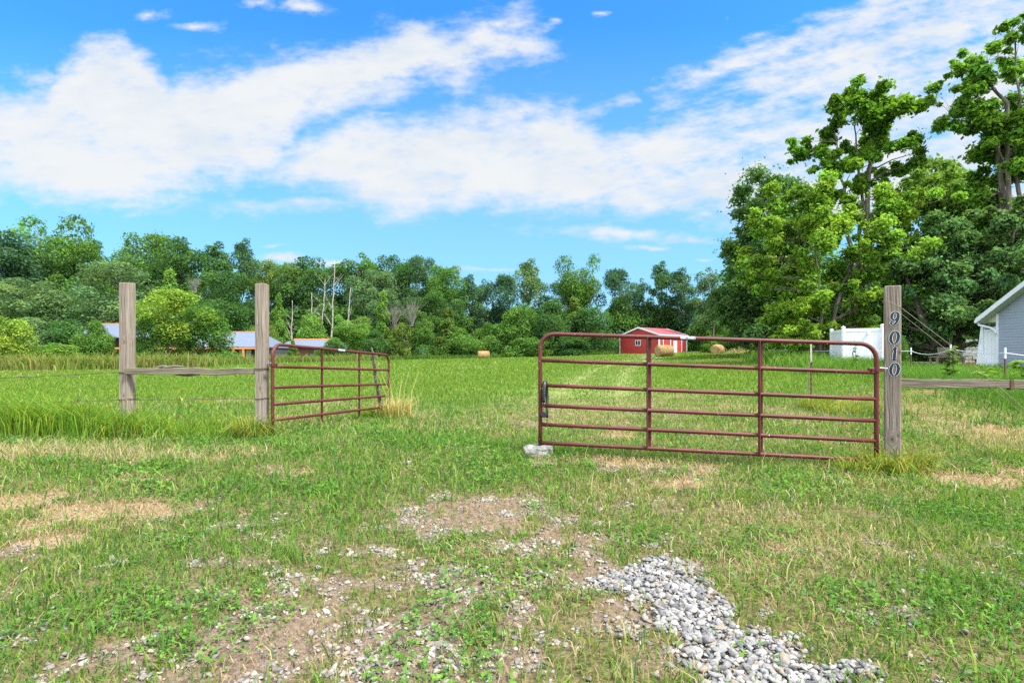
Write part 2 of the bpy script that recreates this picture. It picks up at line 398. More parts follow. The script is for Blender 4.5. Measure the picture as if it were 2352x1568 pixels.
# ------------------------------------------------------------------ ground
# worn and stony zones of the drive: (column, row, half-width, half-height, strength) traced on the ground
def blobs(x, y, L):
    t = np.zeros_like(x)
    for (cx, cy, rx, ry, a, s) in L:
        ca, sa = math.cos(a), math.sin(a); dx = x - cx; dy = y - cy
        t = np.maximum(t, s * np.exp(-(((dx * ca + dy * sa) / rx) ** 2 + ((-dx * sa + dy * ca) / ry) ** 2)))
    return t
def zone(L):
    r = []
    for (px, py, rpx, rpy, s) in L:
        x, y = GPX(px, py); x2, y2 = GPX(px + rpx, py); x3, y3 = GPX(px, max(py - rpy, HY + 8)); x4, y4 = GPX(px, py + rpy)
        r.append((x, y, abs(x2 - x), abs(y3 - y4) / 2, 0.0, s))
    return r
Z_GRAVEL = zone([(1540, 1350, 120, 70, .9), (1530, 1330, 75, 45, 1.0), (1590, 1420, 100, 60, 1.1), (1690, 1490, 150, 55, 1.1), (1800, 1560, 170, 50, 1.1), (1440, 1345, 90, 35, .8), (1640, 1400, 70, 30, .8), (1950, 1545, 80, 30, .8)])
Z_STONY = zone([(950, 1370, 520, 170, .5), (1250, 1190, 260, 80, .55), (600, 1500, 420, 90, .5), (1130, 1160, 210, 38, .8), (1020, 1200, 150, 35, .75), (1290, 1175, 90, 25, .7), (1200, 1250, 160, 40, .6), (1080, 1330, 230, 55, .7), (1320, 1330, 130, 45, .6),
                (640, 1450, 260, 60, .62), (900, 1480, 260, 75, .72), (1150, 1520, 200, 60, .6), (700, 1350, 190, 45, .55), (230, 1510, 200, 40, .5), (1250, 1080, 60, 12, .6), (1230, 975, 50, 10, .55),
                (1480, 1078, 110, 10, .5), (1330, 1270, 60, 30, .55), (1380, 1440, 90, 40, .45), (800, 1545, 300, 40, .55), (1550, 1180, 80, 26, .35)])
Z_STRAW = zone([(40, 1150, 90, 22, 1.0), (250, 1175, 170, 25, .95), (140, 1245, 90, 18, .8), (330, 1100, 80, 12, .7), (60, 1210, 80, 16, .7), (700, 1085, 26, 9, .8), (820, 1295, 110, 25, .5), (640, 1370, 130, 25, .5),
                (620, 1082, 20, 8, .8), (930, 1085, 30, 9, .6), (1450, 1065, 150, 16, .7), (1420, 1003, 60, 9, .9), (1620, 1075, 60, 10, .6), (2250, 1105, 150, 22, .9), (2330, 1085, 60, 18, .8), (2150, 905, 60, 8, .9), (2230, 912, 50, 8, .8),
                (2290, 925, 60, 10, .8), (2160, 965, 40, 14, .8), (1240, 1065, 40, 8, .8), (560, 1180, 40, 14, .5), (1750, 1280, 120, 40, .35), (1820, 1330, 100, 45, .45), (1600, 1110, 150, 22, .4), (1950, 1010, 60, 12, .5), (2300, 990, 80, 30, .5), (1080, 1270, 90, 20, .5)])
Z_DRY = zone([(100, 1045, 260, 16, 1.0), (350, 1050, 220, 16, 1.0), (560, 1040, 90, 14, .7), (750, 1020, 120, 20, .5), (2250, 1000, 180, 50, .75), (2150, 950, 120, 35, .8), (1750, 950, 160, 60, .55), (1850, 1250, 220, 90, .55), (1720, 1330, 160, 60, .55),
              (960, 960, 60, 14, .7), (900, 930, 50, 10, .6), (1500, 870, 240, 14, .35), (1900, 1150, 150, 40, .25), (1650, 1170, 120, 30, .5), (1420, 1120, 200, 25, .45), (760, 930, 150, 8, .6)])
Z_LUSH = zone([(640, 1120, 230, 45, .9), (830, 1075, 140, 30, .7), (560, 1190, 200, 35, .8), (420, 1280, 240, 50, .6), (2150, 1180, 240, 55, .8), (2250, 1380, 170, 90, .8), (120, 1400, 150, 60, .5), (1150, 1470, 110, 45, .7), (950, 1010, 160, 30, .5), (2050, 1440, 160, 60, .5), (1780, 1090, 160, 25, .6)])
def masks(x, y):
    n = fbm(x, y, 1.3, 4); n2 = fbm(x + 31, y + 5, 4.5, 3); n3 = fbm(x + 3, y + 61, 13.0, 2); jit = (n - .5) * .9 + (n2 - .5) * 1.0 + (n3 - .5) * .8
    grav = sstep(blobs(x, y, Z_GRAVEL) + jit * .55, .30, .80)
    stony = np.maximum(sstep(blobs(x, y, Z_STONY) + jit * .95, .12, .66), grav)
    straw = sstep(blobs(x, y, Z_STRAW) + jit * .6, .26, .62)
    dry = sstep(blobs(x, y, Z_DRY) + jit * .55, .15, .85)
    lush = sstep(blobs(x, y, Z_LUSH) + jit * .7, .2, .8)
    return grav, stony, straw, dry, lush
# two wheel tracks of the lane run from the gap up the field beside the tree belt
def lane(x, y):
    xc = 0.6 + (y - 6) * 0.15 + 0.0023 * np.maximum(y - 6, 0) ** 2 * np.where(y < 60, 1, 60 / np.maximum(y, 1))
    d = x - xc
    w = 1.0 + y * 0.006
    t = np.exp(-((np.abs(d) - .95) / (.34 * w)) ** 2); band = np.exp(-(d / (2.3 * w)) ** 4)
    return t * sstep(y, 7, 12), band * sstep(y, 6, 11)

def ground():
    def axis(a0, near, far, n1, n2):
        return np.r_[np.linspace(0, near, n1), near * (far / near) ** (np.arange(1, n2 + 1) / n2)]
    ax = axis(0, 9, 900, 110, 70); xs = np.r_[-ax[::-1][:-1], ax]
    ys = np.r_[np.linspace(-60, 1, 14)[:-1], np.linspace(1, 13, 150), 13 * (900 / 13) ** (np.arange(1, 90) / 89)]
    X, Y = np.meshgrid(xs, ys); Z = gh(X, Y)
    near = 1 - sstep(np.hypot(X, Y), 10, 40)
    Z = Z + near * ((fbm(X, Y, 1.6, 4) - .5) * .06 + (fbm(X + 9, Y, 7.0, 2) - .5) * .02)
    g, st, sw, dr, lu = masks(X, Y); tr, ba = lane(X, Y)
    V = np.c_[X.ravel(), Y.ravel(), Z.ravel()]; nx = len(xs); ny = len(ys)
    i = (np.arange(ny - 1)[:, None] * nx + np.arange(nx - 1)[None]).ravel()
    F = np.c_[i, i + 1, i + nx + 1, i + nx]
    att = np.c_[st.ravel(), np.maximum(sw, dr * .6).ravel(), np.maximum(tr, ba * .4).ravel()]
    me = np_mesh('ground', V, F, att, True)
    m, N = mat('soil_and_turf')
    c = N.node('ShaderNodeTexCoord').outputs['Object']; a = N.node('ShaderNodeAttribute', attribute_name='tint').outputs['Color']
    r, gg, b = N.sep(a)
    n0 = N.noise(c, .35, 4.0); n1 = N.noise(c, 3.0, 6.0, .65); n2 = N.noise(c, 28.0, 6.0, .7); n3 = N.noise(c, 160.0, 3.0, .6)
    turf = N.mix(N.ramp(n1, .35, .65), (.07, .125, .022), (.12, .175, .038))
    turf = N.mix(N.ramp(n0, .4, .65, 0, .5), turf, (.17, .205, .06))
    turf = N.mix(N.ramp(n2, .5, .7, 0, .45), turf, (.055, .09, .02))
    soil = N.mix(N.ramp(n2, .35, .65), (.075, .052, .036), (.17, .125, .09))
    soil = N.mix(N.ramp(n3, .55, .72), soil, (.27, .24, .205))
    dry = N.mix(N.ramp(n2, .35, .65), (.17, .12, .072), (.33, .25, .16))
    col = N.mix(N.m('MULTIPLY', b, .4), turf, (.2, .21, .085))
    y = N.sep(c)[1]
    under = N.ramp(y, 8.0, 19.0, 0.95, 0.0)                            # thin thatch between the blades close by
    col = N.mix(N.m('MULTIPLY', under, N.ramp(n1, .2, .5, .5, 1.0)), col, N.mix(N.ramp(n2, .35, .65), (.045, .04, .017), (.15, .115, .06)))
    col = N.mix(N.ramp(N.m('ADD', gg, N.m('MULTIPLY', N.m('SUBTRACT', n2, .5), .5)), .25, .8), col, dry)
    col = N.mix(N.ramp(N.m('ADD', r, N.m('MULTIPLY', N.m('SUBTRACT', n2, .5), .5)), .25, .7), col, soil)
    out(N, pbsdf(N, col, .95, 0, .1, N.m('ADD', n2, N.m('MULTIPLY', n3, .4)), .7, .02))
    o = link('ground', me, m); tag(o, kind='structure'); return o
ground()

# ------------------------------------------------------------------ grass, straw, gravel, clover
def gz(x, y):
    near = 1 - sstep(np.hypot(x, y), 10, 40)
    return gh(x, y) + near * ((fbm(x, y, 1.6, 4) - .5) * .06 + (fbm(x + 9, y, 7.0, 2) - .5) * .02)

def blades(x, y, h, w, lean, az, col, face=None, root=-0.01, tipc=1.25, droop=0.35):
    """ribbon blades of two quads: arrays of roots, heights, widths, lean, heading, colour"""
    n = len(x); z = gz(x, y) + root
    face = rng.uniform(0, 2 * np.pi, n) if face is None else face
    dx, dy = np.cos(az), np.sin(az); wx, wy = np.cos(face) * w / 2, np.sin(face) * w / 2
    s1, c1 = np.sin(lean * .55), np.cos(lean * .55); l2 = np.minimum(lean * 1.6 + droop, 2.2); s2, c2 = np.sin(l2), np.cos(l2)
    mx, my, mz = x + dx * s1 * h * .55, y + dy * s1 * h * .55, z + c1 * h * .55
    tx, ty, tz = mx + dx * s2 * h * .5, my + dy * s2 * h * .5, mz + c2 * h * .5
    V = np.empty((n, 6, 3), np.float32)
    V[:, 0] = np.c_[x - wx, y - wy, z]; V[:, 1] = np.c_[x + wx, y + wy, z]
    V[:, 2] = np.c_[mx + wx * .85, my + wy * .85, mz]; V[:, 3] = np.c_[mx - wx * .85, my - wy * .85, mz]
    V[:, 4] = np.c_[tx + wx * .12, ty + wy * .12, tz]; V[:, 5] = np.c_[tx - wx * .12, ty - wy * .12, tz]
    b = np.arange(n)[:, None] * 6
    F = np.concatenate([b + np.array([[0, 1, 2, 3]]), b + np.array([[3, 2, 4, 5]])], 0)
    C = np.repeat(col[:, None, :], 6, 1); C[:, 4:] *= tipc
    return V.reshape(-1, 3), F, C.reshape(-1, 3)
def stuff(name, parts, label, cat, m=None):
    V = []; F = []; C = []; o = 0
    for v, f, c in parts: V.append(v); F.append(f + o); C.append(c); o += len(v)
    me = np_mesh(name, np.concatenate(V), np.concatenate(F), np.concatenate(C))
    ob = link(name, me, m or M_GRASS); tag(ob, label, cat, kind='stuff'); return ob
def scatter(y0, y1, dens, mrg=1.1):
    """random roots over the wedge of ground in front of the camera"""
    a = 1.02; n = int(dens * (a * (y1 ** 2 - y0 ** 2) + 2 * mrg * (y1 - y0)))
    y = np.sqrt(rng.uniform(y0 ** 2, y1 ** 2, n)); x = rng.uniform(-1, 1, n) * (a * y + mrg); return x, y
def pick(n, cols, p):
    c = np.array(cols); i = rng.choice(len(cols), n, p=np.array(p) / sum(p)); return c[i] * rng.uniform(.78, 1.25, (n, 1))
GREENS = [(.10, .20, .030), (.07, .155, .030), (.15, .235, .04), (.06, .135, .045), (.19, .24, .05)]
DRYS = [(.33, .29, .165), (.27, .265, .12), (.38, .32, .205), (.205, .215, .085)]
STRAWS = [(.34, .245, .155), (.25, .17, .105), (.42, .32, .215), (.19, .13, .085)]

def lawn():
    parts = []
    for (y0, y1, dens, hs, ws) in [(1.7, 4.2, 4600, .062, .0056), (4.2, 7.6, 2300, .078, .0078), (7.6, 15, 900, .095, .0115)]:
        x, y = scatter(y0, y1, dens)
        g, st, sw, dr, lu = masks(x, y); tr, ba = lane(x, y); cl = fbm(x * 1.0, y, 2.2, 3); c2 = fbm(x + 50, y + 3, .7, 3)
        keep = rng.random(len(x)) < np.clip((1 - .80 * st) * (1 - .82 * sw) * (1 - .93 * g ** 1.5) * (.45 + 1.0 * cl) * (.8 + .6 * lu), 0.02, 1)
        x, y, st, sw, dr, lu, cl, c2, tr, ba = [k[keep] for k in (x, y, st, sw, dr, lu, cl, c2, tr, ba)]
        n = len(x)
        col = pick(n, GREENS, (4, 3, 3, 2, 1)); dc = pick(n, DRYS, (3, 3, 2, 3))
        pd = np.clip(.12 + .9 * dr - .15 * lu + (c2 - .5) * .9 + .25 * ba + .15 * st, .04, .92)
        isd = rng.random(n) < pd; col[isd] = dc[isd]
        col *= (1 + (c2 - .5)[:, None] * np.array([.35, .1, 0.2])) * (1 - .22 * lu[:, None] * np.array([1, .35, .7]))
        h = hs * rng.gamma(6, 1 / 6, n) * (.75 + .6 * cl) * (1 - .5 * st) * (1 + .5 * (rng.random(n) < .05)) * (1 - .35 * ba) * (1 + .35 * dr)
        w = ws * rng.uniform(.6, 1.5, n)
        lean = np.abs(rng.normal(.55, .4, n)); az = rng.uniform(0, 2 * np.pi, n) + (fbm(x, y + 77, .8, 2) - .5) * 5
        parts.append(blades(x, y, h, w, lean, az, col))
    # hay field behind the gates
    for (y0, y1, dens, hs, ws) in [(15, 27, 250, .12, .02), (27, 48, 75, .13, .04), (48, 104, 15, .15, .085)]:
        x, y = scatter(y0, y1, dens, 3)
        tr, ba = lane(x, y); cl = fbm(x, y, .5, 3); c2 = fbm(x + 50, y + 3, .09, 4); c3 = fbm(x * .25, y, .35, 3)
        keep = (rng.random(len(x)) < np.clip((1 - .5 * tr), 0, 1)) & (x < .5 * y + 6) & (x > -.86 * y + np.where(y > 46, (y - 46) * .55, -20))
        x, y, tr, ba, cl, c2, c3 = [k[keep] for k in (x, y, tr, ba, cl, c2, c3)]; n = len(x)
        col = pick(n, [(.115, .205, .030), (.09, .17, .03), (.155, .225, .04)], (3, 3, 2)); dc = pick(n, [(.23, .25, .09), (.33, .30, .15)], (2, 1))
        isd = rng.random(n) < np.clip(.03 + .26 * ba * (.5 + .8 * c3) + .30 * tr + (c2 - .55) * 1.0 + (c3 - .55) * .8, .02, .85)
        col[isd] = dc[isd]; h = hs * rng.gamma(7, 1 / 7, n) * (1 - .45 * ba)
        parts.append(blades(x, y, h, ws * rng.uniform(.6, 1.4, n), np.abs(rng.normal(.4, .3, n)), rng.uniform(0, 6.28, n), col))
    stuff('grass', parts, 'short mown grass, lush green and dry straw coloured in patches, over yard and hay field', 'grass')
lawn()

def straw():
    parts = []
    for (y0, y1, dens, l, w) in [(1.7, 5, 3600, .06, .0024), (5, 13, 1000, .10, .005)]:
        x, y = scatter(y0, y1, dens); g, st, sw, dr, lu = masks(x, y); mix_ = fbm(x, y, 3.0, 3)
        keep = rng.random(len(x)) < np.clip(sw * 1.1 + .34 * st + .12 * dr + .10 * mix_, 0, 1) * (1 - .93 * g)
        x, y, sw = x[keep], y[keep], sw[keep]; n = len(x)
        parts.append(blades(x, y, l * rng.uniform(.5, 1.6, n), w * rng.uniform(.6, 1.5, n), rng.normal(1.42, .22, n), rng.uniform(0, 6.28, n),
                            pick(n, STRAWS, (4, 3, 3, 2)), root=.004 + .03 * rng.random(n) * sw, droop=.1, tipc=1.0))
    stuff('straw', parts, 'dry cut hay and dead straw lying matted in patches on the yard', 'dry grass')
straw()

def clover():
    parts = []
    for (y0, y1, dens, r) in [(1.7, 4.6, 1100, .0105), (4.6, 9, 380, .017)]:
        x, y = scatter(y0, y1, dens); g, st, sw, dr, lu = masks(x, y); cl = fbm(x + 5, y + 70, 1.9, 3)
        keep = rng.random(len(x)) < np.clip((cl - .47) * 4.5 + lu * .5, 0, .9) * (1 - .8 * g) * (1 - .6 * sw) * (1 - .5 * dr)
        x, y = x[keep], y[keep]; n = len(x); z = gz(x, y) + rng.uniform(.006, .06, n) * (y0 * .1 + .6)
        col = pick(n, [(.085, .19, .032), (.115, .235, .04), (.065, .155, .042)], (3, 2, 2))
        for k in range(3):
            a = rng.uniform(0, 6.28, n) if k == 0 else a + 2.09
            rr = r * rng.uniform(.7, 1.5, n); t = rng.normal(.15, .35, n); t2 = rng.normal(0, .35, n)
            ex, ey = np.cos(a), np.sin(a); px, py = -ey, ex
            q = [np.c_[x, y, z],
                 np.c_[x + ex * rr * .9 + px * rr * .62, y + ey * rr * .9 + py * rr * .62, z + rr * (t + t2 * .6)],
                 np.c_[x + ex * rr * 1.75, y + ey * rr * 1.75, z + rr * 1.7 * t],
                 np.c_[x + ex * rr * .9 - px * rr * .62, y + ey * rr * .9 - py * rr * .62, z + rr * (t - t2 * .6)]]
            V = np.stack(q, 1).reshape(-1, 3); F = np.arange(n)[:, None] * 4 + np.arange(4)[None]
            parts.append((V, F, np.repeat(col * rng.uniform(.85, 1.2, (n, 1)), 4, 0)))
    stuff('clover', parts, 'low clover and broad leaved weeds spreading through the mown yard', 'ground cover')
clover()

def rock_variants(k, seed, sub=2):
    import bmesh
    r = random.Random(seed); L = []
    for i in range(k):
        bm = bmesh.new(); bmesh.ops.create_icosphere(bm, subdivisions=sub, radius=1.0)
        pl = [(Vector((r.gauss(0, 1), r.gauss(0, 1), r.gauss(0, 1))).normalized(), r.uniform(.42, .72)) for _ in range(9)]
        for v in bm.verts:
            for n, d in pl:
                e = v.co.dot(n) - d
                if e > 0: v.co -= n * e
            v.co *= r.uniform(.98, 1.02)
        bmesh.ops.triangulate(bm, faces=bm.faces)
        bm.verts.index_update()
        L.append((np.array([v.co[:] for v in bm.verts], np.float32), np.array([[v.index for v in f.verts] for f in bm.faces])))
        bm.free()
    return L
def gravel():
    va = rock_variants(14, 5, 2); xs = []; ys = []; ss = []
    x, y = scatter(1.7, 7.6, 6500); g, st, sw, dr, lu = masks(x, y); fine = fbm(x, y, 5.0, 3)
    k = rng.random(len(x)) < np.clip(g * 1.0, 0, 1); xs.append(x[k]); ys.append(y[k]); ss.append(np.minimum(rng.gamma(3.2, .0105 / 3.2, k.sum()) + .002, .026))
    k = rng.random(len(x)) < np.clip(st * (1 - g) * np.clip((fine - .36) * 2.6, 0, 1) * .9 + .0015, 0, 1); xs.append(x[k]); ys.append(y[k]); ss.append(np.minimum(rng.gamma(1.6, .0062 / 1.6, k.sum()) + .0025, .022))
    x, y = scatter(7.6, 14, 120); g, st, sw, dr, lu = masks(x, y); tr, ba = lane(x, y)
    k = rng.random(len(x)) < st * .4 + .03 * ba; xs.append(x[k]); ys.append(y[k]); ss.append(rng.gamma(4, .016 / 4, k.sum()))
    x = np.concatenate(xs); y = np.concatenate(ys); s = np.concatenate(ss); n = len(x); z = gz(x, y)
    g = masks(x, y)[0]; z = z + g * rng.uniform(-.004, .014, n)
    V = []; F = []; C = []; o = 0; var = rng.integers(0, len(va), n)
    base = pick(n, [(.14, .14, .143), (.185, .182, .175), (.10, .102, .11), (.225, .22, .212), (.165, .135, .105), (.07, .074, .082)], (5, 5, 3, 4, 1.2, 1))
    tan = g < .3; base[tan] *= np.array([1.12, 1.04, .93])
    for i, (vv, ff) in enumerate(va):
        j = np.where(var == i)[0]
        if not len(j): continue
        a = rng.uniform(0, 6.28, len(j)); sx = rng.uniform(.8, 1.4, len(j)); sz = rng.uniform(.4, .8, len(j))
        X = vv[None, :, 0] * (s[j] * sx)[:, None]; Yy = vv[None, :, 1] * s[j][:, None]; Zz = vv[None, :, 2] * (s[j] * sz)[:, None]
        tl = rng.normal(0, .3, len(j))[:, None]; Zz = Zz + X * tl
        ca, sa = np.cos(a)[:, None], np.sin(a)[:, None]
        W = np.stack([X * ca - Yy * sa + x[j][:, None], X * sa + Yy * ca + y[j][:, None], Zz + (z[j] + s[j] * .3)[:, None]], -1)
        V.append(W.reshape(-1, 3)); F.append((np.arange(len(j))[:, None, None] * len(vv) + ff[None]).reshape(-1, 3) + o); C.append(np.repeat(base[j], len(vv), 0)); o += len(j) * len(vv)
    me = np_mesh('gravel', np.concatenate(V), np.concatenate(F), np.concatenate(C))
    m, N = mat('limestone_gravel'); a = N.node('ShaderNodeAttribute', attribute_name='tint').outputs['Color']; c = ocoord(N)
    nn = N.noise(c, 90.0, 4.0); col = N.mix(N.ramp(nn, .5, .75, 0, .5), a, (.36, .33, .29))
    out(N, pbsdf(N, col, .9, 0, .2, nn, .4, .004))
    ob = link('gravel', me, m); tag(ob, 'pale crushed limestone heaped at lower right and strewn thinly over worn drive', 'gravel', kind='stuff')
gravel()

# ------------------------------------------------------------------ posts, numbers, rails, wires
def frame_post(name, label, x, y, h, wdt, rz, knots, lean=(0, 0), depth=.25):
    z = g1(x, y); t = thing(name, label, 'fence post', (x, y, z), rz)
    t.rotation_euler = (lean[0], lean[1], rz)
    b = MB(); s = wdt / 2; e = .008; rings = []
    zs = [-depth, 0.0, h * .33, h * .66, h - .012, h]
    r = random.Random(name + str(x)); vs = []; fs = []
    for i, zz in enumerate(zs):
        k = 1.0 if i < 5 else .93
        ring = []
        for (ax, ay) in ((-1, -1), (1, -1), (1, 1), (-1, 1)):
            px, py = ax * s * k + r.uniform(-.002, .002), ay * s * k + r.uniform(-.002, .002)
            dz = (r.uniform(-.006, .006) if i >= 4 else 0)
            if ax * ay > 0: ring += [(px - ax * 0, py - ay * e, zz + dz), (px - ax * e, py, zz + dz)]
            else: ring += [(px - ax * e, py, zz + dz), (px, py - ay * e, zz + dz)]
        vs += ring
    for i in range(len(zs) - 1):
        for k in range(8): fs.append((i * 8 + k, i * 8 + (k + 1) % 8, (i + 1) * 8 + (k + 1) % 8, (i + 1) * 8 + k))
    fs.append(tuple((len(zs) - 1) * 8 + k for k in range(8)))
    b.add(vs, fs)
    m = wood_mat('weathered_post', (.075, .057, .043), (.19, .155, .125), (.33, .285, .24), knots)
    b.build('shaft', m, t); return t
PL1 = (-5.40, 7.52); PL2 = (-3.50, 7.50); PR = (4.19, 5.90)
hL1 = CAMZ + (HY - 650) / FPX * 7.52 - g1(*PL1); hL2 = CAMZ + (HY - 652) / FPX * 7.5 - g1(*PL2); hR = CAMZ + (HY - 657) / FPX * 5.9 - g1(*PR)
post1 = frame_post('fence_post', 'square weathered wooden post, leftmost, with barbed wire running off it', PL1[0], PL1[1], hL1, .142, R(-9), [(.01, -.072, 1.3, .02), (.072, .02, .85, .02), (.06, -.02, 1.35, .014), (.0, -.072, .55, .016)])
post2 = frame_post('fence_post', 'square weathered wooden post that hinges the red gate swung open into the field', PL2[0], PL2[1], hL2, .138, R(-7), [(.01, -.07, .65, .02), (.072, .01, 1.2, .018), (-.03, -.07, 1.5, .01)])
post3 = frame_post('fence_post', 'square wooden gate post carrying the black house numbers', PR[0], PR[1], hR, .148, R(-31), [(.055, -.074, hR - .73, .022), (-.01, -.074, hR - 1.68, .028), (.045, -.074, hR - 1.63, .016), (.0, -.074, hR - .5, .012)])

def ribbon(pts, wid, off=0.0, closed=False, sl=0.09):
    """flat lettering stroke: centre line, widths -> polygon strip in the xz plane"""
    vs = []; n = len(pts); fs = []
    for i, (x, z) in enumerate(pts):
        a = pts[(i + 1) % n] if (closed or i < n - 1) else pts[i]; b = pts[i - 1] if (closed or i > 0) else pts[i]
        tx, tz = a[0] - b[0], a[1] - b[1]; l = math.hypot(tx, tz) or 1; nx, nz = -tz / l, tx / l; w = wid[i] / 2 + off
        vs += [(x + nx * w, z + nz * w), (x - nx * w, z - nz * w)]
    vs = [(x + z * sl, z) for x, z in vs]
    for i in range(n if closed else n - 1):
        j = (i + 1) % n; fs.append((2 * i, 2 * i + 1, 2 * j + 1, 2 * j))
    return vs, fs
def digit_strokes(ch):
    H = .142
    if ch == '0':
        p = []; w = []
        for k in range(36):
            q = 2 * math.pi * k / 36; p.append((.034 * math.cos(q), H / 2 * .93 + H / 2 * .93 * math.sin(q))); w.append(.009 + .013 * abs(math.cos(q)) ** 1.3)
        return [(p, w, True)]
    if ch == '1':
        return [([(0.001, .006), (0.001, .07), (0.001, H - .003)], [.024, .021, .019], False), ([(-.014, .003), (.016, .003)], [.010, .010], False),
                ([(-.018, .112), (-.008, .122), (.002, H - .006)], [.008, .011, .011], False)]
    if ch == '9':
        p = []; w = []
        for k in range(28):
            q = 2 * math.pi * k / 28; p.append((.030 * math.cos(q), H * .69 + H * .29 * math.sin(q))); w.append(.008 + .012 * abs(math.cos(q)) ** 1.3)
        t = [(.031, H * .66), (.030, H * .45), (.021, H * .22), (.006, H * .07), (-.012, .006), (-.025, .014), (-.029, .028), (-.024, .034)]
        return [(p, w, True), (t, [.019, .0205, .0185, .014, .010, .012, .017, .012], False)]
def numbers():
    zc = [(HY - y) / FPX * 5.82 + CAMZ - g1(*PR) for y in (746.5, 789, 826.5, 862.5)]
    for ch, z in zip('9010', zc):
        o = None
        for lay, (off, yy, mm, nm) in enumerate([(.0108, -.0035, M_NUMB, 'house_number'), (.0072, -.0052, M_NUMW, 'white_edge'), (.0036, -.0068, M_NUMB, 'black_face')]):
            b = MB()
            for k, (p, w, cl) in enumerate(digit_strokes(ch)):
                v2, f = ribbon(p, w, off, cl); q = -.074 + yy - .0004 * k
                if lay == 0:
                    n = len(v2); vs = [(x + .008, q, zz) for x, zz in v2] + [(x + .008, -.0735, zz) for x, zz in v2]
                    fs = list(f)
                    m = len(v2) // 2; rngs = range(m if cl else m - 1)
                    for i in rngs:
                        j = (i + 1) % m; fs += [(2 * i, 2 * j, n + 2 * j, n + 2 * i), (2 * j + 1, 2 * i + 1, n + 2 * i + 1, n + 2 * j + 1)]
                    b.add(vs, fs)
                else: b.add([(x + .008, q, zz) for x, zz in v2], f)
            ob = b.build(nm, mm, post3 if o is None else o)
            if o is None: o = ob; ob.location = (0, 0, z)
numbers()

M_RAIL = wood_mat('weathered_rail', (.03, .026, .018), (.115, .098, .072), (.235, .21, .165), [], .8)
def rail(name, label, a, b, hh, th, seed, warp=.012, seg=22):
    a = Vector(a); b = Vector(b); L = (b - a).length; t = thing(name, label, 'fence rail', a)
    q = (b - a).to_track_quat('Z', 'Y'); t.rotation_mode = 'XYZ'; t.rotation_euler = q.to_euler()
    r = random.Random(seed); inv = q.inverted(); up = inv @ Vector((0, 0, 1)); sd = Vector((0, 0, 1)).cross(up); sd.normalize()
    m = MB(); vs = []; fs = []
    w1 = [0] + [r.gauss(0, warp) for _ in range(5)] + [0]
    for i in range(seg + 1):
        f = i / seg; k = f * 6; j = min(int(k), 5); wv = w1[j] * (1 - k + j) + w1[j + 1] * (k - j)
        top = hh / 2 * (1 + r.uniform(-.09, .09)); bot = hh / 2 * (1 + r.uniform(-.12, .1)); sw = th / 2 * (1 + r.uniform(-.08, .08))
        c = Vector((0, 0, f * L)) + up * wv
        for (s1, s2) in ((1, .86), (.86, 1), (-.86, 1), (-1, .86), (-1, -.86), (-.86, -1), (.86, -1), (1, -.86)):
            vs.append(c + sd * s1 * sw + up * s2 * (top if s2 > 0 else bot))
    for i in range(seg):
        for k in range(8): fs.append((i * 8 + k, i * 8 + (k + 1) % 8, (i + 1) * 8 + (k + 1) % 8, (i + 1) * 8 + k))
    fs += [tuple(range(8))[::-1], tuple(seg * 8 + k for k in range(8))]
    m.add(vs, fs); m.build('board', M_RAIL, t); return t, up, sd, L
ra, up, sd, L = rail('fence_rail', 'rough split grey rail joining the two left posts', P(289, 851, 7.43), P(596, 852, 7.50), .088, .07, 5, .009)
def splinter():
    b = MB()
    for (f, ln, off) in ((.28, .30, .052), (.36, .34, -.05), (.22, .2, .05)):
        c0 = Vector((0, 0, f * L)) + up * off * .8 - sd * .02; c1 = c0 + Vector((0, 0, ln)) + up * off * .35
        b.tube([c0, (c0 + c1) / 2 + up * off * .25, c1], [.022, .02, .004], 6)
    b.build('split_splinter', M_RAIL, ra)
splinter()
rb, up2, sd2, L2 = rail('fence_rail', 'long flat grey board rail running right from the numbered post', P(2066, 879, 5.92), P(2460, 886, 5.80), .098, .05, 9, .004)
b = MB(); c0 = Vector((0, 0, (2322 - 2066) / 394 * L2))
b.box(c0 + sd2 * .0, (.062, .112, .035), Matrix((sd2, up2, Vector((0, 0, 1)))).transposed())
b.build('rusty_strap', M_RUST, rb)

def wire(name, label, pts, r, m, barbs=0, sag=0.0, cat='wire'):
    pts = [Vector(p) for p in pts]; full = []
    for a, c in zip(pts[:-1], pts[1:]):
        n = max(6, int((c - a).length / .12))
        for i in range(n):
            f = i / n; p = a.lerp(c, f); p.z -= sag * 4 * f * (1 - f); full.append(p)
    full.append(pts[-1]); mb = MB(); q = MB()
    for ph in (0, math.pi) if barbs else (0,):
        pp = []
        for i, p in enumerate(full):
            a = i * 1.35 + ph; pp.append(p + (Vector((0, math.cos(a), math.sin(a))) * r * 1.1 if barbs else Vector()))
        mb.tube(pp, r, 5)
    t = thing(name, label, cat, pts[0]); off = pts[0]
    if barbs:
        rr = random.Random(label)
        for i in range(2, len(full) - 1, max(1, len(full) // barbs)):
            p = full[i]
            for s in range(2):
                d = Vector((rr.uniform(-.4, .4), rr.uniform(-1, 1), rr.uniform(-1, 1))).normalized() * .017
                mb.tube([p - d, p, p + d], [.0006, r * 1.3, .0006], 4)
    o = mb.build('strand', m, t); o.matrix_parent_inverse = Matrix.Translation(-off)
    return t
def wrap(ct, z, w, rz, m=.006):
    """loop of wire hugging a square post"""
    r = []; h = w / 2 + .004
    for (ax, ay) in ((-1, -1), (-.3, -1), (.3, -1), (1, -1), (1, 0), (1, 1), (0, 1), (-1, 1), (-1, 0)):
        x, y = ax * h, ay * h; r.append(Vector((ct[0] + x * math.cos(rz) - y * math.sin(rz), ct[1] + x * math.sin(rz) + y * math.cos(rz), z + .006 * math.sin(3 * ax + ay))))
    return r
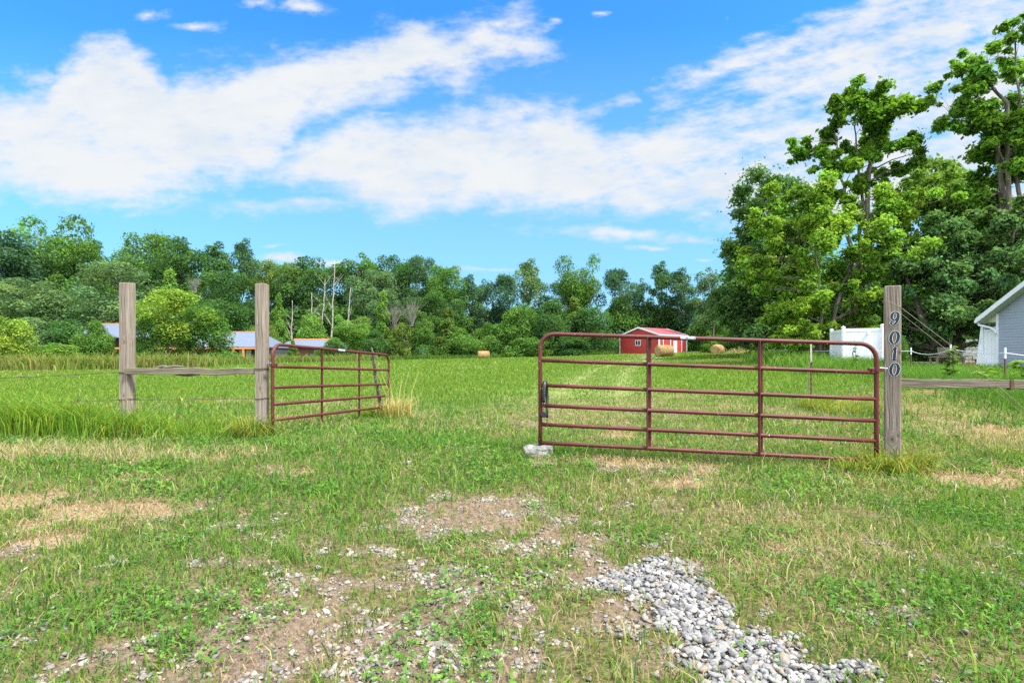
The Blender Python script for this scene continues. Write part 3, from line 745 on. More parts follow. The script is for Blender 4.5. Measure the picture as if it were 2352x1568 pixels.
z1 = P(275, 855, 7.45).z; z2 = P(275, 917, 7.45).z
wire('barbed_wire', 'upper strand of rusty barbed wire left of the posts', [P(-60, 870, 7.6), P(120, 863, 7.5), P(276, 855, 7.44)] + wrap(PL1, z1, .142, R(-9)), .0026, M_WIRE, 18)
wire('barbed_wire', 'lower rusty barbed wire stretched across both left posts', [P(-60, 930, 7.6), P(276, 918, 7.44)] + wrap(PL1, z2, .142, R(-9)) + [P(312, 918, 7.44), P(586, 915, 7.42)] + wrap(PL2, P(586, 915, 7.45).z, .138, R(-7)), .0026, M_WIRE, 34)
b = wire('tie_wire', 'twisted rusty wire wrapped round the hinge post at rail height', wrap(PL2, P(590, 846, 7.45).z, .138, R(-7)) + wrap(PL2, P(590, 849, 7.45).z, .138, R(-7)), .003, M_WIRE)
dR = 5.82
wire('guy_wire', 'upper pale brace wire slanting down from the top of the numbered post', [P(2027, 691, dR + .06), P(2036, 690, dR - .03), P(2069, 706, dR - .02), P(2180, 790, 5.72), P(2352, 938, 5.5), P(2440, 1010, 5.4)], .0031, M_WIREP)
wire('guy_wire', 'lower pale brace wire slanting down beside the numbered post', [P(2027, 694, dR + .07), P(2072, 722, dR + .10), P(2170, 800, 5.76), P(2352, 952, 5.55), P(2430, 1014, 5.42)], .0027, M_WIREP)

# ------------------------------------------------------------------ tube gates
GH = 1.27; BARS = [0.0, .213, .433, .67, .96, 1.27]; TR = .0225
def tube_gate(label, hinge, free, chan, lead):
    a = Vector(hinge); c = Vector(free); ax = (c - a); Lg = ax.length; ax.normalize()
    nrm = Vector((-ax.y, ax.x, 0)).normalized(); up = Vector((0, 0, 1)); upn = (up - ax * up.dot(ax)).normalized()
    upn = up                                                       # uprights stay plumb while the rails droop
    t = thing('tube_gate', label, 'gate', a); W = lambda s, z, n=0.0: ax * s + upn * z + nrm * n
    rc = .17; f = MB(); pts = [W(0, -.055)] + [W(0, z) for z in (.3, .7, GH - rc)]
    for k in range(1, 8): q = math.pi / 2 * k / 8; pts.append(W(rc - rc * math.cos(q), GH - rc + rc * math.sin(q)))
    pts += [W(s, GH) for s in np.linspace(rc, Lg - rc, 9)]
    for k in range(1, 8): q = math.pi / 2 * k / 8; pts.append(W(Lg - rc + rc * math.sin(q), GH - rc + rc * math.cos(q)))
    pts += [W(Lg, GH - rc), W(Lg, .6), W(Lg, .2), W(Lg, -.05)]
    f.tube(pts, TR * 1.06, 14); f.build('outer_frame', M_GATE, t, True)
    for z in BARS[:-1]:
        m = MB(); m.tube([W(s, z) for s in np.linspace(TR * .5, Lg - TR * .5, 9)], TR, 12); m.build('rail', M_GATE, t, True)
    for s in (Lg * .335, Lg * .668):
        m = MB(); Mx = Matrix((ax, nrm, upn)).transposed(); w = chan
        m.box(W(s, GH / 2 - .005, -.018 * lead if lead < 0 else 0), (.012, .062 if lead < 0 else .03, GH), Mx, .002)
        m.box(W(s + w / 2 * lead, GH / 2 - .005, .024 * lead), (w, .010 if lead < 0 else .006, GH - .01), Mx, .001)
        for z in BARS[:-1]: m.tube([W(s - .012, z), W(s, z), W(s + .012, z)], [TR * 1.05, TR * 1.22, TR * 1.05], 12)
        m.build('upright', M_GATE, t)
    for z in ((.99,) if lead < 0 else (.985,)):
        h = MB(); hp = W(0, z); Mx = Matrix((ax, nrm, upn)).transposed()
        h.tube([hp - upn * .022, hp + upn * .022], TR * 1.45, 14)
        h.box(hp - ax * .045 - nrm * .0, (.11, .012, .036), Mx, .002); h.box(hp + ax * .05, (.07, .04, .036), Mx, .004)
        h.tube([hp + ax * .055 - nrm * .035, hp + ax * .055 + nrm * .035], .01, 8)
        ho = h.build('hinge', M_GATE, t)
        h2 = MB(); h2.tube([hp - ax * .11 + upn * .016, hp - ax * .03 + upn * .02], .009, 8); h2.tube([hp - ax * .09 + upn * -.02, hp - ax * .09 + upn * .06], .009, 8)
        h2.build('hinge_pin', M_STEEL, ho)
    return t, W, Lg, ax, nrm
def sticker_mat():
    m, N = mat('faded_sticker'); c = ocoord(N)
    n = N.noise(N.vm('MULTIPLY', c, (1, 1, .6)), 70.0, 1.0); e = N.noise(c, 30.0, 3.0)
    col = N.mix(N.ramp(n, .56, .6), (.40, .45, .48), (.07, .08, .11)); col = N.mix(N.ramp(e, .58, .62), col, (.28, .42, .47))
    out(N, pbsdf(N, col, .5)); return m
M_STICK = sticker_mat()
def sticker(t, W, s0, s1, face):
    b = MB(); vs = []; fs = []
    for i, s in enumerate((s0, (s0 + s1) / 2, s1)):
        for k in range(6):
            q = -.55 + 1.5 * k / 5; vs.append(W(s, GH + math.sin(q) * TR * 1.12, -math.cos(q) * TR * 1.12 * face))
    for i in range(2):
        for k in range(5): fs.append((i * 6 + k, i * 6 + k + 1, i * 6 + 7 + k, i * 6 + 6 + k))
    b.add(vs, fs); b.build('sticker', M_STICK, t)
GR0 = P(2013, 1057, 5.85); GR1 = P(1241, 1016, 6.25)
gateR, WR, LR, axR, nrR = tube_gate('red tubular farm gate at right, closed, its free end propped on a stone block', GR0, GR1, .05, -1)
_f = -1 if nrR.y > 0 else 1
sticker(gateR, WR, LR * .523, LR * .568, 1 if nrR.y > 0 else -1)
GL0 = P(626, 1000, 7.44); GL1 = P(893, 957, 11.0)
gateL, WL, LL, axL, nrL = tube_gate('red tubular farm gate at left, swung open away from the camera', GL0, GL1, .04, 1)
sticker(gateL, WL, LL * .46, LL * .52, 1 if nrL.x < 0 else -1)

def chain():
    """black sleeved chain with a round padlock, hung on the free end of the right gate"""
    s = LR - .05; n = -.034 if nrR.y > 0 else .034
    Q = lambda ds, z, dn=0.0: GR0 + WR(s + ds, z, n + dn * (1 if n > 0 else -1))
    t = thing('gate_chain', 'black sleeved chain with round padlock hanging at the free end of the right gate', 'chain', Q(0, .30)); off = -Q(0, .30)
    def par(o, p=t):
        o.matrix_parent_inverse = Matrix.Translation(off) if p is t else Matrix.Identity(4); return o
    b = MB(); b.tube([Q(.01, .47), Q(.005, .56), Q(0, .66), Q(0, .705, -.02), Q(-.005, .71, -.06), Q(-.02, .66, -.085), Q(-.03, .5, -.07), Q(-.028, .4, -.03), Q(-.03, .3, 0)], [.017, .019, .021, .022, .022, .02, .018, .017, .015], 10)
    for k in range(9):
        z = .5 + .02 * k; b.tube([Q(.008 - k * .001, z - .004), Q(.008 - k * .001, z + .004)], .0215, 10)
    par(b.build('sleeve', M_BLACK, t, True))
    def lk(c, rot):
        m = MB(); pts = []
        for k in range(12):
            q = 2 * math.pi * k / 12; a = .009 * math.cos(q); z = .017 * math.sin(q)
            pts.append(c + (axR * a if rot else nrR * a) + Vector((0, 0, z)))
        m.tube(pts, .0036, 6, closed=True); par(m.build('link', M_RUST, t, True))
    for k in range(4): lk(Q(.012, .46 - .027 * k), k % 2)
    for k in range(4): lk(Q(-.03, .29 - .027 * k), k % 2)
    c = Q(.005, .335, .012); m = MB(); nn = nrR * (1 if n > 0 else -1)
    m.tube([c - nn * .014, c - nn * .012, c + nn * .010, c + nn * .014], [.028, .036, .036, .032], 22); pl = par(m.build('padlock', M_BLACK, t, False))
    m = MB(); m.tube([c + nn * .0142, c + nn * .0185, c + nn * .020], [.0265, .0255, .02], 22); o = m.build('padlock_face', M_STEEL, pl); o.matrix_parent_inverse = Matrix.Translation(off)
    m = MB(); m.tube([c + nn * .0202 - axR * .008, c + nn * .022, c + nn * .0202 + axR * .008], [.003, .004, .003], 6); o = m.build('keyhole', M_BLACK, pl); o.matrix_parent_inverse = Matrix.Translation(off)
    m = MB(); m.tube([c + Vector((0, 0, .03)) + axR * -.012, c + Vector((0, 0, .05)) + axR * -.010, c + Vector((0, 0, .056)), c + Vector((0, 0, .05)) + axR * .010, c + Vector((0, 0, .03)) + axR * .012], .004, 7)
    o = m.build('shackle', M_STEEL, pl, True); o.matrix_parent_inverse = Matrix.Translation(off)
chain()

def stone_mat(name, a, b, c2):
    m, N = mat(name); c = ocoord(N); n = N.noise(c, 9.0, 8.0, .7); n2 = N.noise(c, 45.0, 5.0, .7); g = N.node('ShaderNodeNewGeometry').outputs['Normal']
    col = N.mix(N.ramp(n, .35, .65), a, b); col = N.mix(N.ramp(n2, .52, .7, 0, .6), col, c2)
    out(N, pbsdf(N, col, .95, 0, .15, N.m('ADD', n, N.m('MULTIPLY', n2, .5)), .9, .02)); return m
M_BLOCK = stone_mat('grey_stone', (.105, .105, .095), (.245, .245, .23), (.17, .16, .12))
M_FLAT = stone_mat('tan_stone', (.17, .14, .11), (.29, .25, .2), (.2, .18, .16))
def stone(name, label, c, size, rz, mt, seed, cuts=9):
    import bmesh
    r = random.Random(seed); bm = bmesh.new(); bmesh.ops.create_cube(bm, size=2.0); bmesh.ops.subdivide_edges(bm, edges=bm.edges[:], cuts=cuts, use_grid_fill=True)
    pl = [(Vector((r.uniform(-1, 1), r.uniform(-1, 1), r.uniform(-1, 1))).normalized(), r.uniform(1.0, 1.3)) for _ in range(12)]
    sz = Vector(size) / 2
    for v in bm.verts:
        p = v.co.copy(); p = p * .55 + p.normalized() * .45 * max(p.length, 1) * .92
        for n, d in pl:
            e = p.dot(n) - d
            if e > 0: p -= n * e
        q = p * 2.3 + Vector((seed, 0, 0)); k = (vnoise(np.array([q.x + q.z]), np.array([q.y - q.z]))[0] - .5) * .16 + (vnoise(np.array([q.x * 3.1 + q.z * 2]), np.array([q.y * 3 - q.z * 2.7]))[0] - .5) * .09
        p *= 1 + k; v.co = Vector((p.x * sz.x, p.y * sz.y, p.z * sz.z + sz.z * .85))
    me = bpy.data.meshes.new(name); bm.to_mesh(me); bm.free()
    o = link(name, me, mt); o.location = c; o.rotation_euler = (0, 0, rz); tag(o, label, 'stone'); return o
xb, yb = P(1236, 1030, 6.26).x, 6.26
zt = P(1236, 1021, 6.25).z; zb = gh(xb, yb) - .03
stone('stone_block', 'squared grey stone block under the free end of the right gate', (xb, yb, float(zb)), (.33, .26, float(zt - zb) / .93), R(6), M_BLOCK, 4)
x, y = GPX(1236, 1053); stone('flat_stone', 'small flat tan stone in front of the grey block', (x, y, g1(x, y) - .005), (.14, .09, .05), R(-10), M_FLAT, 8, 5)

# stakes ------------------------------------------------------------------
M_PALE = plain('flaking_pale_paint', (.30, .27, .25), .8, 0, .5, 30)
M_STAKE = wood_mat('dark_split_stake', (.03, .025, .02), (.11, .09, .07), (.3, .26, .22), [], .2)
def lane_post():
    x, y = GPX(1863, 938); z = g1(x, y); top = CAMZ + (HY - 786) / FPX * y
    t = thing('steel_post', 'dark studded steel post with white top and looped chain, beyond the right gate', 'post', (x, y, z)); h = top - z
    b = MB(); b.box((0, 0, h * .34), (.036, .006, h * .72 + .2)); b.box((0, .017, h * .34), (.006, .028, h * .72 + .2))
    for k in range(9): b.box((0, -.008, .12 + k * .1), (.014, .012, .02))
    b.build('shaft', M_RUST, t)
    b = MB(); b.box((0, 0, h * .87), (.036, .0064, h * .30)); b.box((0, .0175, h * .87), (.0064, .028, h * .30)); b.build('pale_top', M_PALE, t)
    b = MB(); b.tube([(-.02, -.02, h * .70), (.01, -.03, h * .715), (.03, -.01, h * .70), (.0, .03, h * .695)], .012, 6, closed=True); b.build('clamp', M_STEEL, t)
    b = MB(); b.tube([(-.02, -.02, h * .7), (-.075, -.01, h * .62), (-.085, 0, h * .3), (-.06, 0, h * .24), (-.035, 0, h * .3), (-.04, -.01, h * .6)], .006, 6); b.build('chain', M_STEEL, t)
    return x, y
LPX, LPY = lane_post()
def leaning():
    p0 = P(878, 950, 10.9); p1 = P(854, 798, 10.3); p0.z = g1(p0.x, p0.y) - .05
    t = thing('leaning_stake', 'thin split wooden stake leaning behind the open left gate', 'stake', p0); b = MB(); r = random.Random(3)
    n = 14; pts = [Vector((0, 0, 0)).lerp(p1 - p0, i / n) + Vector((r.gauss(0, .008), r.gauss(0, .008), 0)) for i in range(n + 1)]
    b.tube(pts, [.042 - .016 * i / n + r.uniform(-.006, .006) for i in range(n)] + [.012], 7); b.build('shaft', M_STAKE, t)
    b = MB(); b.tube([pts[8] + Vector((-.03, -.03, 0)), pts[8] + Vector((-.09, -.03, -.2)), pts[6] + Vector((-.1, -.03, -.1)), pts[5] + Vector((-.04, -.03, 0))], .006, 6); b.build('wire_loop', M_STEEL, t)
leaning()
ROPE = [(12.9, 14.0), (14.75, 18.0), (16.1, 21.6), (15.35, 24.0), (17.0, 32), (17.9, 35.2), (19.0, 38.2), (20.2, 41.5), (21.6, 45.2), (23.2, 49.6)]
LAB = ['rope fence post before the grey house, dark below and white above', 'stout bleached rope fence post behind the brace wires', 'short white topped rope fence post right beside the numbered post',
       'thin dark stake in front of the white vinyl fence panel', 'nearest post of the roped lane fence seen left of vinyl fence', 'second roped lane fence post back from vinyl fence', 'middle post of the roped fence along lane',
       'fourth roped lane fence post going away from camera', 'last but one post of roped lane fence', 'farthest post of the roped lane fence by the dark maple']
tops = []
def rope_fence():
    for i, ((x, y), lb) in enumerate(zip(ROPE, LAB)):
        z = g1(x, y); py = [803, 791, 803, 792, 796, 797, 797, 798, 799, 800][i]; top = CAMZ + (HY - py) / FPX * y; h = max(1.0, top - z) if i != 3 else top - z
        t = thing('fence_stake', lb, 'fence post', (x, y, z), 0, 'posts of the roped fence along the lane')
        wd = .05 if i in (1,) else .036
        b = MB(); b.box((0, 0, h * .36 - .1), (wd, .012, h * .72 + .2)); b.box((0, .02, h * .36 - .1), (.008, .035, h * .72 + .2)); b.build('shaft', M_RUST if i != 1 else M_STAKE, t)
        if i != 3:
            b = MB(); b.box((0, 0, h * .86), (wd + .002, .0135, h * .28)); b.box((0, .02, h * .86), (.0095, .036, h * .28)); b.build('white_top', M_PALE if i > 3 else M_WHITEM, t)
        else: t.rotation_euler = (0, R(-6), 0)
        tops.append(Vector((x, y - .02, z + h * .86)))
    seq = [Vector((15.2, 9.2, 1.1 + g1(15.2, 9.2) - .9))] + tops
    b = MB()
    for i, (a, c) in enumerate(zip(seq[:-1], seq[1:])):
        n = 12; sg = [.05, .05, .16, .05, .12][i] if i < 5 else .1
        b.tube([a.lerp(c, k / n) - Vector((0, 0, sg * 4 * k / n * (1 - k / n))) for k in range(n + 1)], .012 if i < 4 else .011, 6)
    t = thing('fence_rope', 'sagging white rope strung from stake to stake along the lane', 'rope', seq[0]); o = b.build('strand', M_WHITEM, t); o.matrix_parent_inverse = Matrix.Translation(-seq[0])
rope_fence()

# ------------------------------------------------------------------ hay bales
def bale(label, px, py_bot, d, rad, wid, rz, seed):
    x = (px - CX) / FPX * d; z = g1(x, d); zb = CAMZ + (HY - py_bot) / FPX * d
    t = thing('hay_bale', label, 'hay bale', (x, d, min(z, zb) if abs(z - zb) < .6 else z), rz, 'round hay bales in the field')
    b = MB(); r = random.Random(seed); n = 44; rings = 9; vs = []; fs = []
    for i in range(rings + 4):
        if i == 0: xx, k = -wid / 2, .55
        elif i == rings + 3: xx, k = wid / 2, .55
        else: f = (i - 1) / (rings + 1); xx = (f - .5) * wid; k = 1 - .10 * abs(2 * f - 1) ** 6
        for q in range(n):
            a = 2 * math.pi * q / n; s = k * rad * (1 + .02 * r.gauss(0, 1)); zz = s * math.sin(a); zz = max(zz, -rad * .9)
            vs.append((xx + r.gauss(0, .012), s * math.cos(a) * 1.03, zz + rad * .9))
    for i in range(rings + 3):
        for q in range(n): fs.append((i * n + q, i * n + (q + 1) % n, (i + 1) * n + (q + 1) % n, (i + 1) * n + q))
    fs += [tuple(range(n))[::-1], tuple((rings + 3) * n + q for q in range(n))]
    b.add(vs, fs); b.build('roll', M_HAY, t, True)
    # loose stems standing off the surface
    m = 2600; a = rng.uniform(0, 2 * np.pi, m); xx = rng.uniform(-.5, .5, m) * wid; rr = rad * rng.uniform(.97, 1.04, m)
    px_, py_, pz_ = xx, rr * np.cos(a) * 1.03, np.maximum(rr * np.sin(a), -rad * .88) + rad * .9
    da = rng.normal(0, .16, m); dx = rng.normal(0, .07, m); w = .013
    V = np.stack([np.c_[px_, py_, pz_], np.c_[px_ + w, py_, pz_], np.c_[px_ + dx + w, rr * 1.03 * np.cos(a + da) * 1.03, np.maximum(rr * 1.03 * np.sin(a + da), -rad * .88) + rad * .9], np.c_[px_ + dx, rr * 1.03 * np.cos(a + da) * 1.03, np.maximum(rr * 1.03 * np.sin(a + da), -rad * .88) + rad * .9]], 1).reshape(-1, 3)
    o = link('loose_straw', np_mesh('loose_straw', V, np.arange(m)[:, None] * 4 + np.arange(4)[None], np.repeat(pick(m, [(.36, .25, .12), (.22, .14, .065), (.46, .34, .18)], (3, 2, 2)), 4, 0)), M_GRASS, t); tag(o, kind='stuff')
    return t
def hay_mat():
    m, N = mat('rolled_hay'); c = ocoord(N); x, y, z = N.sep(c)
    rr = N.vm('LENGTH', N.comb(y, N.m('SUBTRACT', z, .68), 0.0))
    n1 = N.noise(N.comb(N.m('MULTIPLY', x, 3), y, z), 9.0, 6.0, .7); n2 = N.noise(c, 2.0, 3.0); sp = N.noise(N.comb(N.m('MULTIPLY', rr, 20), N.m('MULTIPLY', x, 9), N.m('MULTIPLY', y, 1.5)), 1.0, 4.0)
    f = N.m('ADD', N.m('MULTIPLY', n1, .6), N.m('MULTIPLY', sp, .4))
    col = N.mix(N.ramp(f, .36, .62), (.11, .066, .028), (.37, .25, .115)); col = N.mix(N.ramp(n2, .45, .7, 0, .5), col, (.42, .31, .17))
    out(N, pbsdf(N, col, .95, 0, .1, f, 1.0, .06)); return m
M_HAY = hay_mat()
bale('round hay bale standing before the red barn', 1526, 819.5, 67, .77, 1.95, R(14), 1)
bale('round hay bale at right of the barn, its coiled end showing', 1648, 814.5, 77, .78, 1.9, R(52), 2)
bale('small far round hay bale against the tree belt left of the barn', 1111, 824, 88, .68, 1.85, R(6), 3)

# ------------------------------------------------------------------ buildings
def ribbed(name, col, axis='x', pitch=.23, rough=.5, spec=.4, dark=.75):
    m, N = mat(name); c = ocoord(N); x, y, z = N.sep(c); k = x if axis == 'x' else y
    fr = N.m('FRACT', N.m('DIVIDE', k, pitch)); rib = N.m('MULTIPLY', N.ramp(fr, .0, .1), N.ramp(fr, .24, .34, 1, 0)); n = N.noise(c, 1.3, 5.0)
    cc = N.mix(N.ramp(n, .4, .7, 0, .25), (*col, 1), tuple(k2 * dark for k2 in col))
    out(N, pbsdf(N, cc, rough, 0, spec, rib, 1.0, .03)); return m
M_BARN = ribbed('red_ribbed_steel', (.33, .028, .025), 'x'); M_BARNROOF = ribbed('red_roof_steel', (.33, .06, .075), 'x', .3, .45, .4)
M_BARNY = ribbed('red_ribbed_steel_side', (.33, .028, .025), 'y')
M_GLASS = plain('window_glass', (.02, .03, .04), .08, 0, .1, 2, .8)

def quad(b, p): b.add(p, [tuple(range(len(p)))])
def gable_shell(t, W, D, eave, ridge, wallx, wally, roofm, ov=.3, th=.08, name='wall', rn='roof'):
    """gable front in the x direction (width W at y=0), depth D along +y"""
    b = MB(); quad(b, [(0, 0, -.3), (W, 0, -.3), (W, 0, eave), (W / 2, 0, ridge), (0, 0, eave)]); b.build(name, wallx, t)
    b = MB(); quad(b, [(W, D, -.3), (0, D, -.3), (0, D, eave), (W / 2, D, ridge), (W, D, eave)]); b.build(name, wallx, t)
    b = MB(); quad(b, [(W, 0, -.3), (W, D, -.3), (W, D, eave), (W, 0, eave)]); b.build(name, wally, t)
    b = MB(); quad(b, [(0, D, -.3), (0, 0, -.3), (0, 0, eave), (0, D, eave)]); b.build(name, wally, t)
    sl = (ridge - eave) / (W / 2); r = MB()
    for s in (0, 1):
        x0, x1 = (-ov, W / 2) if s == 0 else (W + ov, W / 2); z0 = eave - ov * sl
        vs = [(x0, -ov, z0 + .02), (x1, -ov, ridge + .02), (x1, D + ov, ridge + .02), (x0, D + ov, z0 + .02)]; vs += [(a, c, d + th) for a, c, d in vs]
        r.add(vs, [(0, 1, 2, 3), (4, 7, 6, 5), (0, 4, 5, 1), (1, 5, 6, 2), (2, 6, 7, 3), (3, 7, 4, 0)])
    return r.build(rn, roofm, t)

def barn():
    C = P(1514, 810, 89); a = R(52); W, D, ev, rd = 8.4, 7.7, 3.05, 4.35
    gx, gy = math.cos(a), -math.sin(a)                 # local x axis (left corner -> near corner) in world
    lx, ly = C.x - gx * W, C.y - gy * W; z = C.z - .02
    t = thing('barn', 'red metal barn with white trim and low gable roof beyond the field', 'barn', (lx, ly, z), -a)
    gable_shell(t, W, D, ev, rd, M_BARN, M_BARNY, M_BARNROOF, .22, .07)
    # white corner, rake and eave trim
    for (x, y) in ((0, -.02), (W, -.02), (W + .02, D)):
        b = MB(); b.box((x, y, ev / 2 - .15), (.18, .18, ev + .28)); b.build('corner_trim', M_WHITEM, t)
    sl = (rd - ev) / (W / 2); ang = math.atan(sl); Lr = math.hypot(W / 2 + .22, sl * (W / 2 + .22))
    for s in (-1, 1):
        for yy in (-.235, D + .235):
            b = MB(); cx = W / 2 + s * (W / 4 + .11); cz = rd - sl * (W / 4 + .11) + .03
            b.box((cx, yy, cz), (Lr, .05, .24), Matrix.Rotation(s * ang, 3, 'Y')); b.build('rake_trim', M_WHITEM, t)
    b = MB(); b.box((W + .25, D / 2, ev - .09), (.06, D + .44, .22)); b.build('eave_trim', M_WHITEM, t)
    f = MB(); f.box((4.05 + .0, -.05, 1.75), (1.15, .08, .95)); w = f.build('window', M_WHITEM, t)
    for s in (-1, 1):
        g = MB(); g.box((4.05 + s * .26, -.085, 1.75), (.42, .03, .75)); g.build('pane', M_GLASS, w)
    # long side: man door, sliding door leaf with white edges
    b = MB(); b.box((W + .06, 4.35, 1.02), (.06, .95, 2.06)); d = b.build('door', M_WHITE, t)
    b = MB(); b.box((W + .11, 4.0, 1.0), (.05, .06, .12)); b.build('handle', M_STEEL, d)
    b = MB(); b.box((W + .07, 1.95, 1.35), (.06, 2.0, 2.7)); sd_ = b.build('sliding_door', M_BARNY, t)
    for yy in (.92, 2.98): b = MB(); b.box((W + .11, yy, 1.35), (.05, .13, 2.74)); b.build('edge_trim', M_WHITEM, sd_)
    b = MB(); b.box((W + .06, 6.2, 1.42), (.08, .13, 2.86)); b.build('edge_trim', M_WHITEM, t)
    b = MB(); b.box((W + .12, 3.2, 2.86), (.1, 6.0, .12)); b.build('door_track', M_WHITEM, t)
barn()

M_ROOFG = ribbed('blue_grey_roof_steel', (.105, .13, .185), 'x', .32, .5, .35)
M_ROOFGY = ribbed('blue_grey_roof_steel_side', (.40, .46, .56), 'y', .32, .38, .5)
M_DARKWALL = plain('charcoal_siding', (.055, .055, .06), .7, 0, .2, 3); M_CEDAR = plain('cedar_post', (.46, .175, .055), .7, 0, .2, 6); M_BRICK = plain('brown_brick', (.16, .065, .045), .9, 0, .4, 18)
M_GAR = plain('grey_garage_door', (.20, .24, .30), .5, 0, .15, 2); M_CONC = plain('pale_concrete', (.52, .49, .44), .9, 0, .15, 2); M_CURTAIN = plain('pale_curtain', (.5, .55, .5), .7, 0, .2, 3)
def hip_roof(t, x0, x1, y0, y1, ev, rd, hipr, m, th=.12, hipl=0.0):
    ym = (y0 + y1) / 2; b = MB()
    A, B, Cc, Dd = (x0, y0, ev), (x1, y0, ev), (x1, y1, ev), (x0, y1, ev); E, F = (x0 + hipl, ym, rd), (x1 - hipr, ym, rd)
    b.add([A, B, Cc, Dd, E, F] + [(p[0], p[1], p[2] - th) for p in (A, B, Cc, Dd)], [(0, 1, 5, 4), (1, 2, 5), (2, 3, 4, 5), (3, 0, 4), (0, 6, 7, 1), (1, 7, 8, 2), (2, 8, 9, 3), (3, 9, 6, 0), (9, 8, 7, 6)])
    r = b.build('roof', m, t)
    b = MB(); b.tube([(E[0], E[1], E[2] + .03), (F[0], F[1], F[2] + .03)], .09, 6); b.build('ridge_cap', M_CEDAR, r); return r
def left_house():
    d = 75.0; x0 = (196 - CX) / FPX * d; x1 = (612 - CX) / FPX * d; z = CAMZ + (HY - 836) / FPX * d - .1
    t = thing('house', 'long dark ranch house with blue metal roof and cedar porch posts behind the left posts', 'house', (x0, d, z)); L = x1 - x0
    s = d / FPX; X = lambda px: (px - 196) * s; Zp = lambda py: CAMZ + (HY - py) * s - z
    b = MB(); b.box((L / 2 + 1, 5.5, 1.2), (L - 2, 8, 2.6)); b.build('wall', M_DARKWALL, t)
    hip_roof(t, X(170), X(440), -.3, 9.5, Zp(774), Zp(746) + .4, 0.3, M_ROOFG)
    hip_roof(t, X(440), X(614), -.2, 8.0, Zp(796), Zp(764) + .25, 2.6, M_ROOFG)
    b = MB(); b.box((X(305), 1.2, Zp(800)), (X(440) - X(170) - .5, .18, Zp(774) - Zp(826))); b.build('wall', M_DARKWALL, t)
    b = MB(); b.box((L / 2, -.1, Zp(796) - .22), (L, .22, .26)); b.build('porch_beam', M_CEDAR, t)
    for px in (254, 262, 384, 422, 480, 494, 538, 560, 598):
        b = MB(); b.box((X(px), -.1, (Zp(796) - .3) / 2), (.26 if px > 265 else .3, .2, Zp(796) - .3)); b.build('porch_post', M_CEDAR, t)
    for px in (322, 366):
        b = MB(); b.box((X(px), 1.05, 1.05), (2.3, .1, 2.1)); g = b.build('garage_door', M_GAR, t)
        for k in range(4): b = MB(); b.box((0 + X(px), .985, .3 + .5 * k), (2.1, .03, .42)); b.build('panel', M_GAR, g)
    b = MB(); b.box((X(552), 1.42, 1.15), (1.9, .1, 2.1)); g = b.build('window', M_BLACK, t)
    for px in (544, 560): b = MB(); b.box((X(px), 1.36, 1.15), (.75, .04, 1.9)); b.build('pane', M_CURTAIN, g)
    b = MB(); b.box((X(400), -2.4, .05), (X(500) - X(300), 3.0, .5)); b.build('patio', M_CONC, t)
left_house()
def left_shed():
    d = 86.0; s = d / FPX; x0 = (640 - CX) * s; z = CAMZ + (HY - 828) * s; X = lambda px: (px - 640) * s; Zp = lambda py: CAMZ + (HY - py) * s - z
    t = thing('shed', 'low brick outbuilding with blue metal roof right of the second left post', 'shed', (x0, d, z))
    b = MB(); b.box((X(700), 3, (Zp(796)) / 2 - .2), (X(752) - X(648), 5.4, Zp(796) + .4)); b.build('wall', M_BRICK, t)
    hip_roof(t, X(636), X(772), -.3, 6.4, Zp(796), Zp(780) + .15, .5, M_ROOFG, .1, 1.5)
    b = MB(); b.box((X(716), .25, 1.0), (1.0, .12, 2.0)); b.build('door', M_DARKWALL, t)
left_shed()

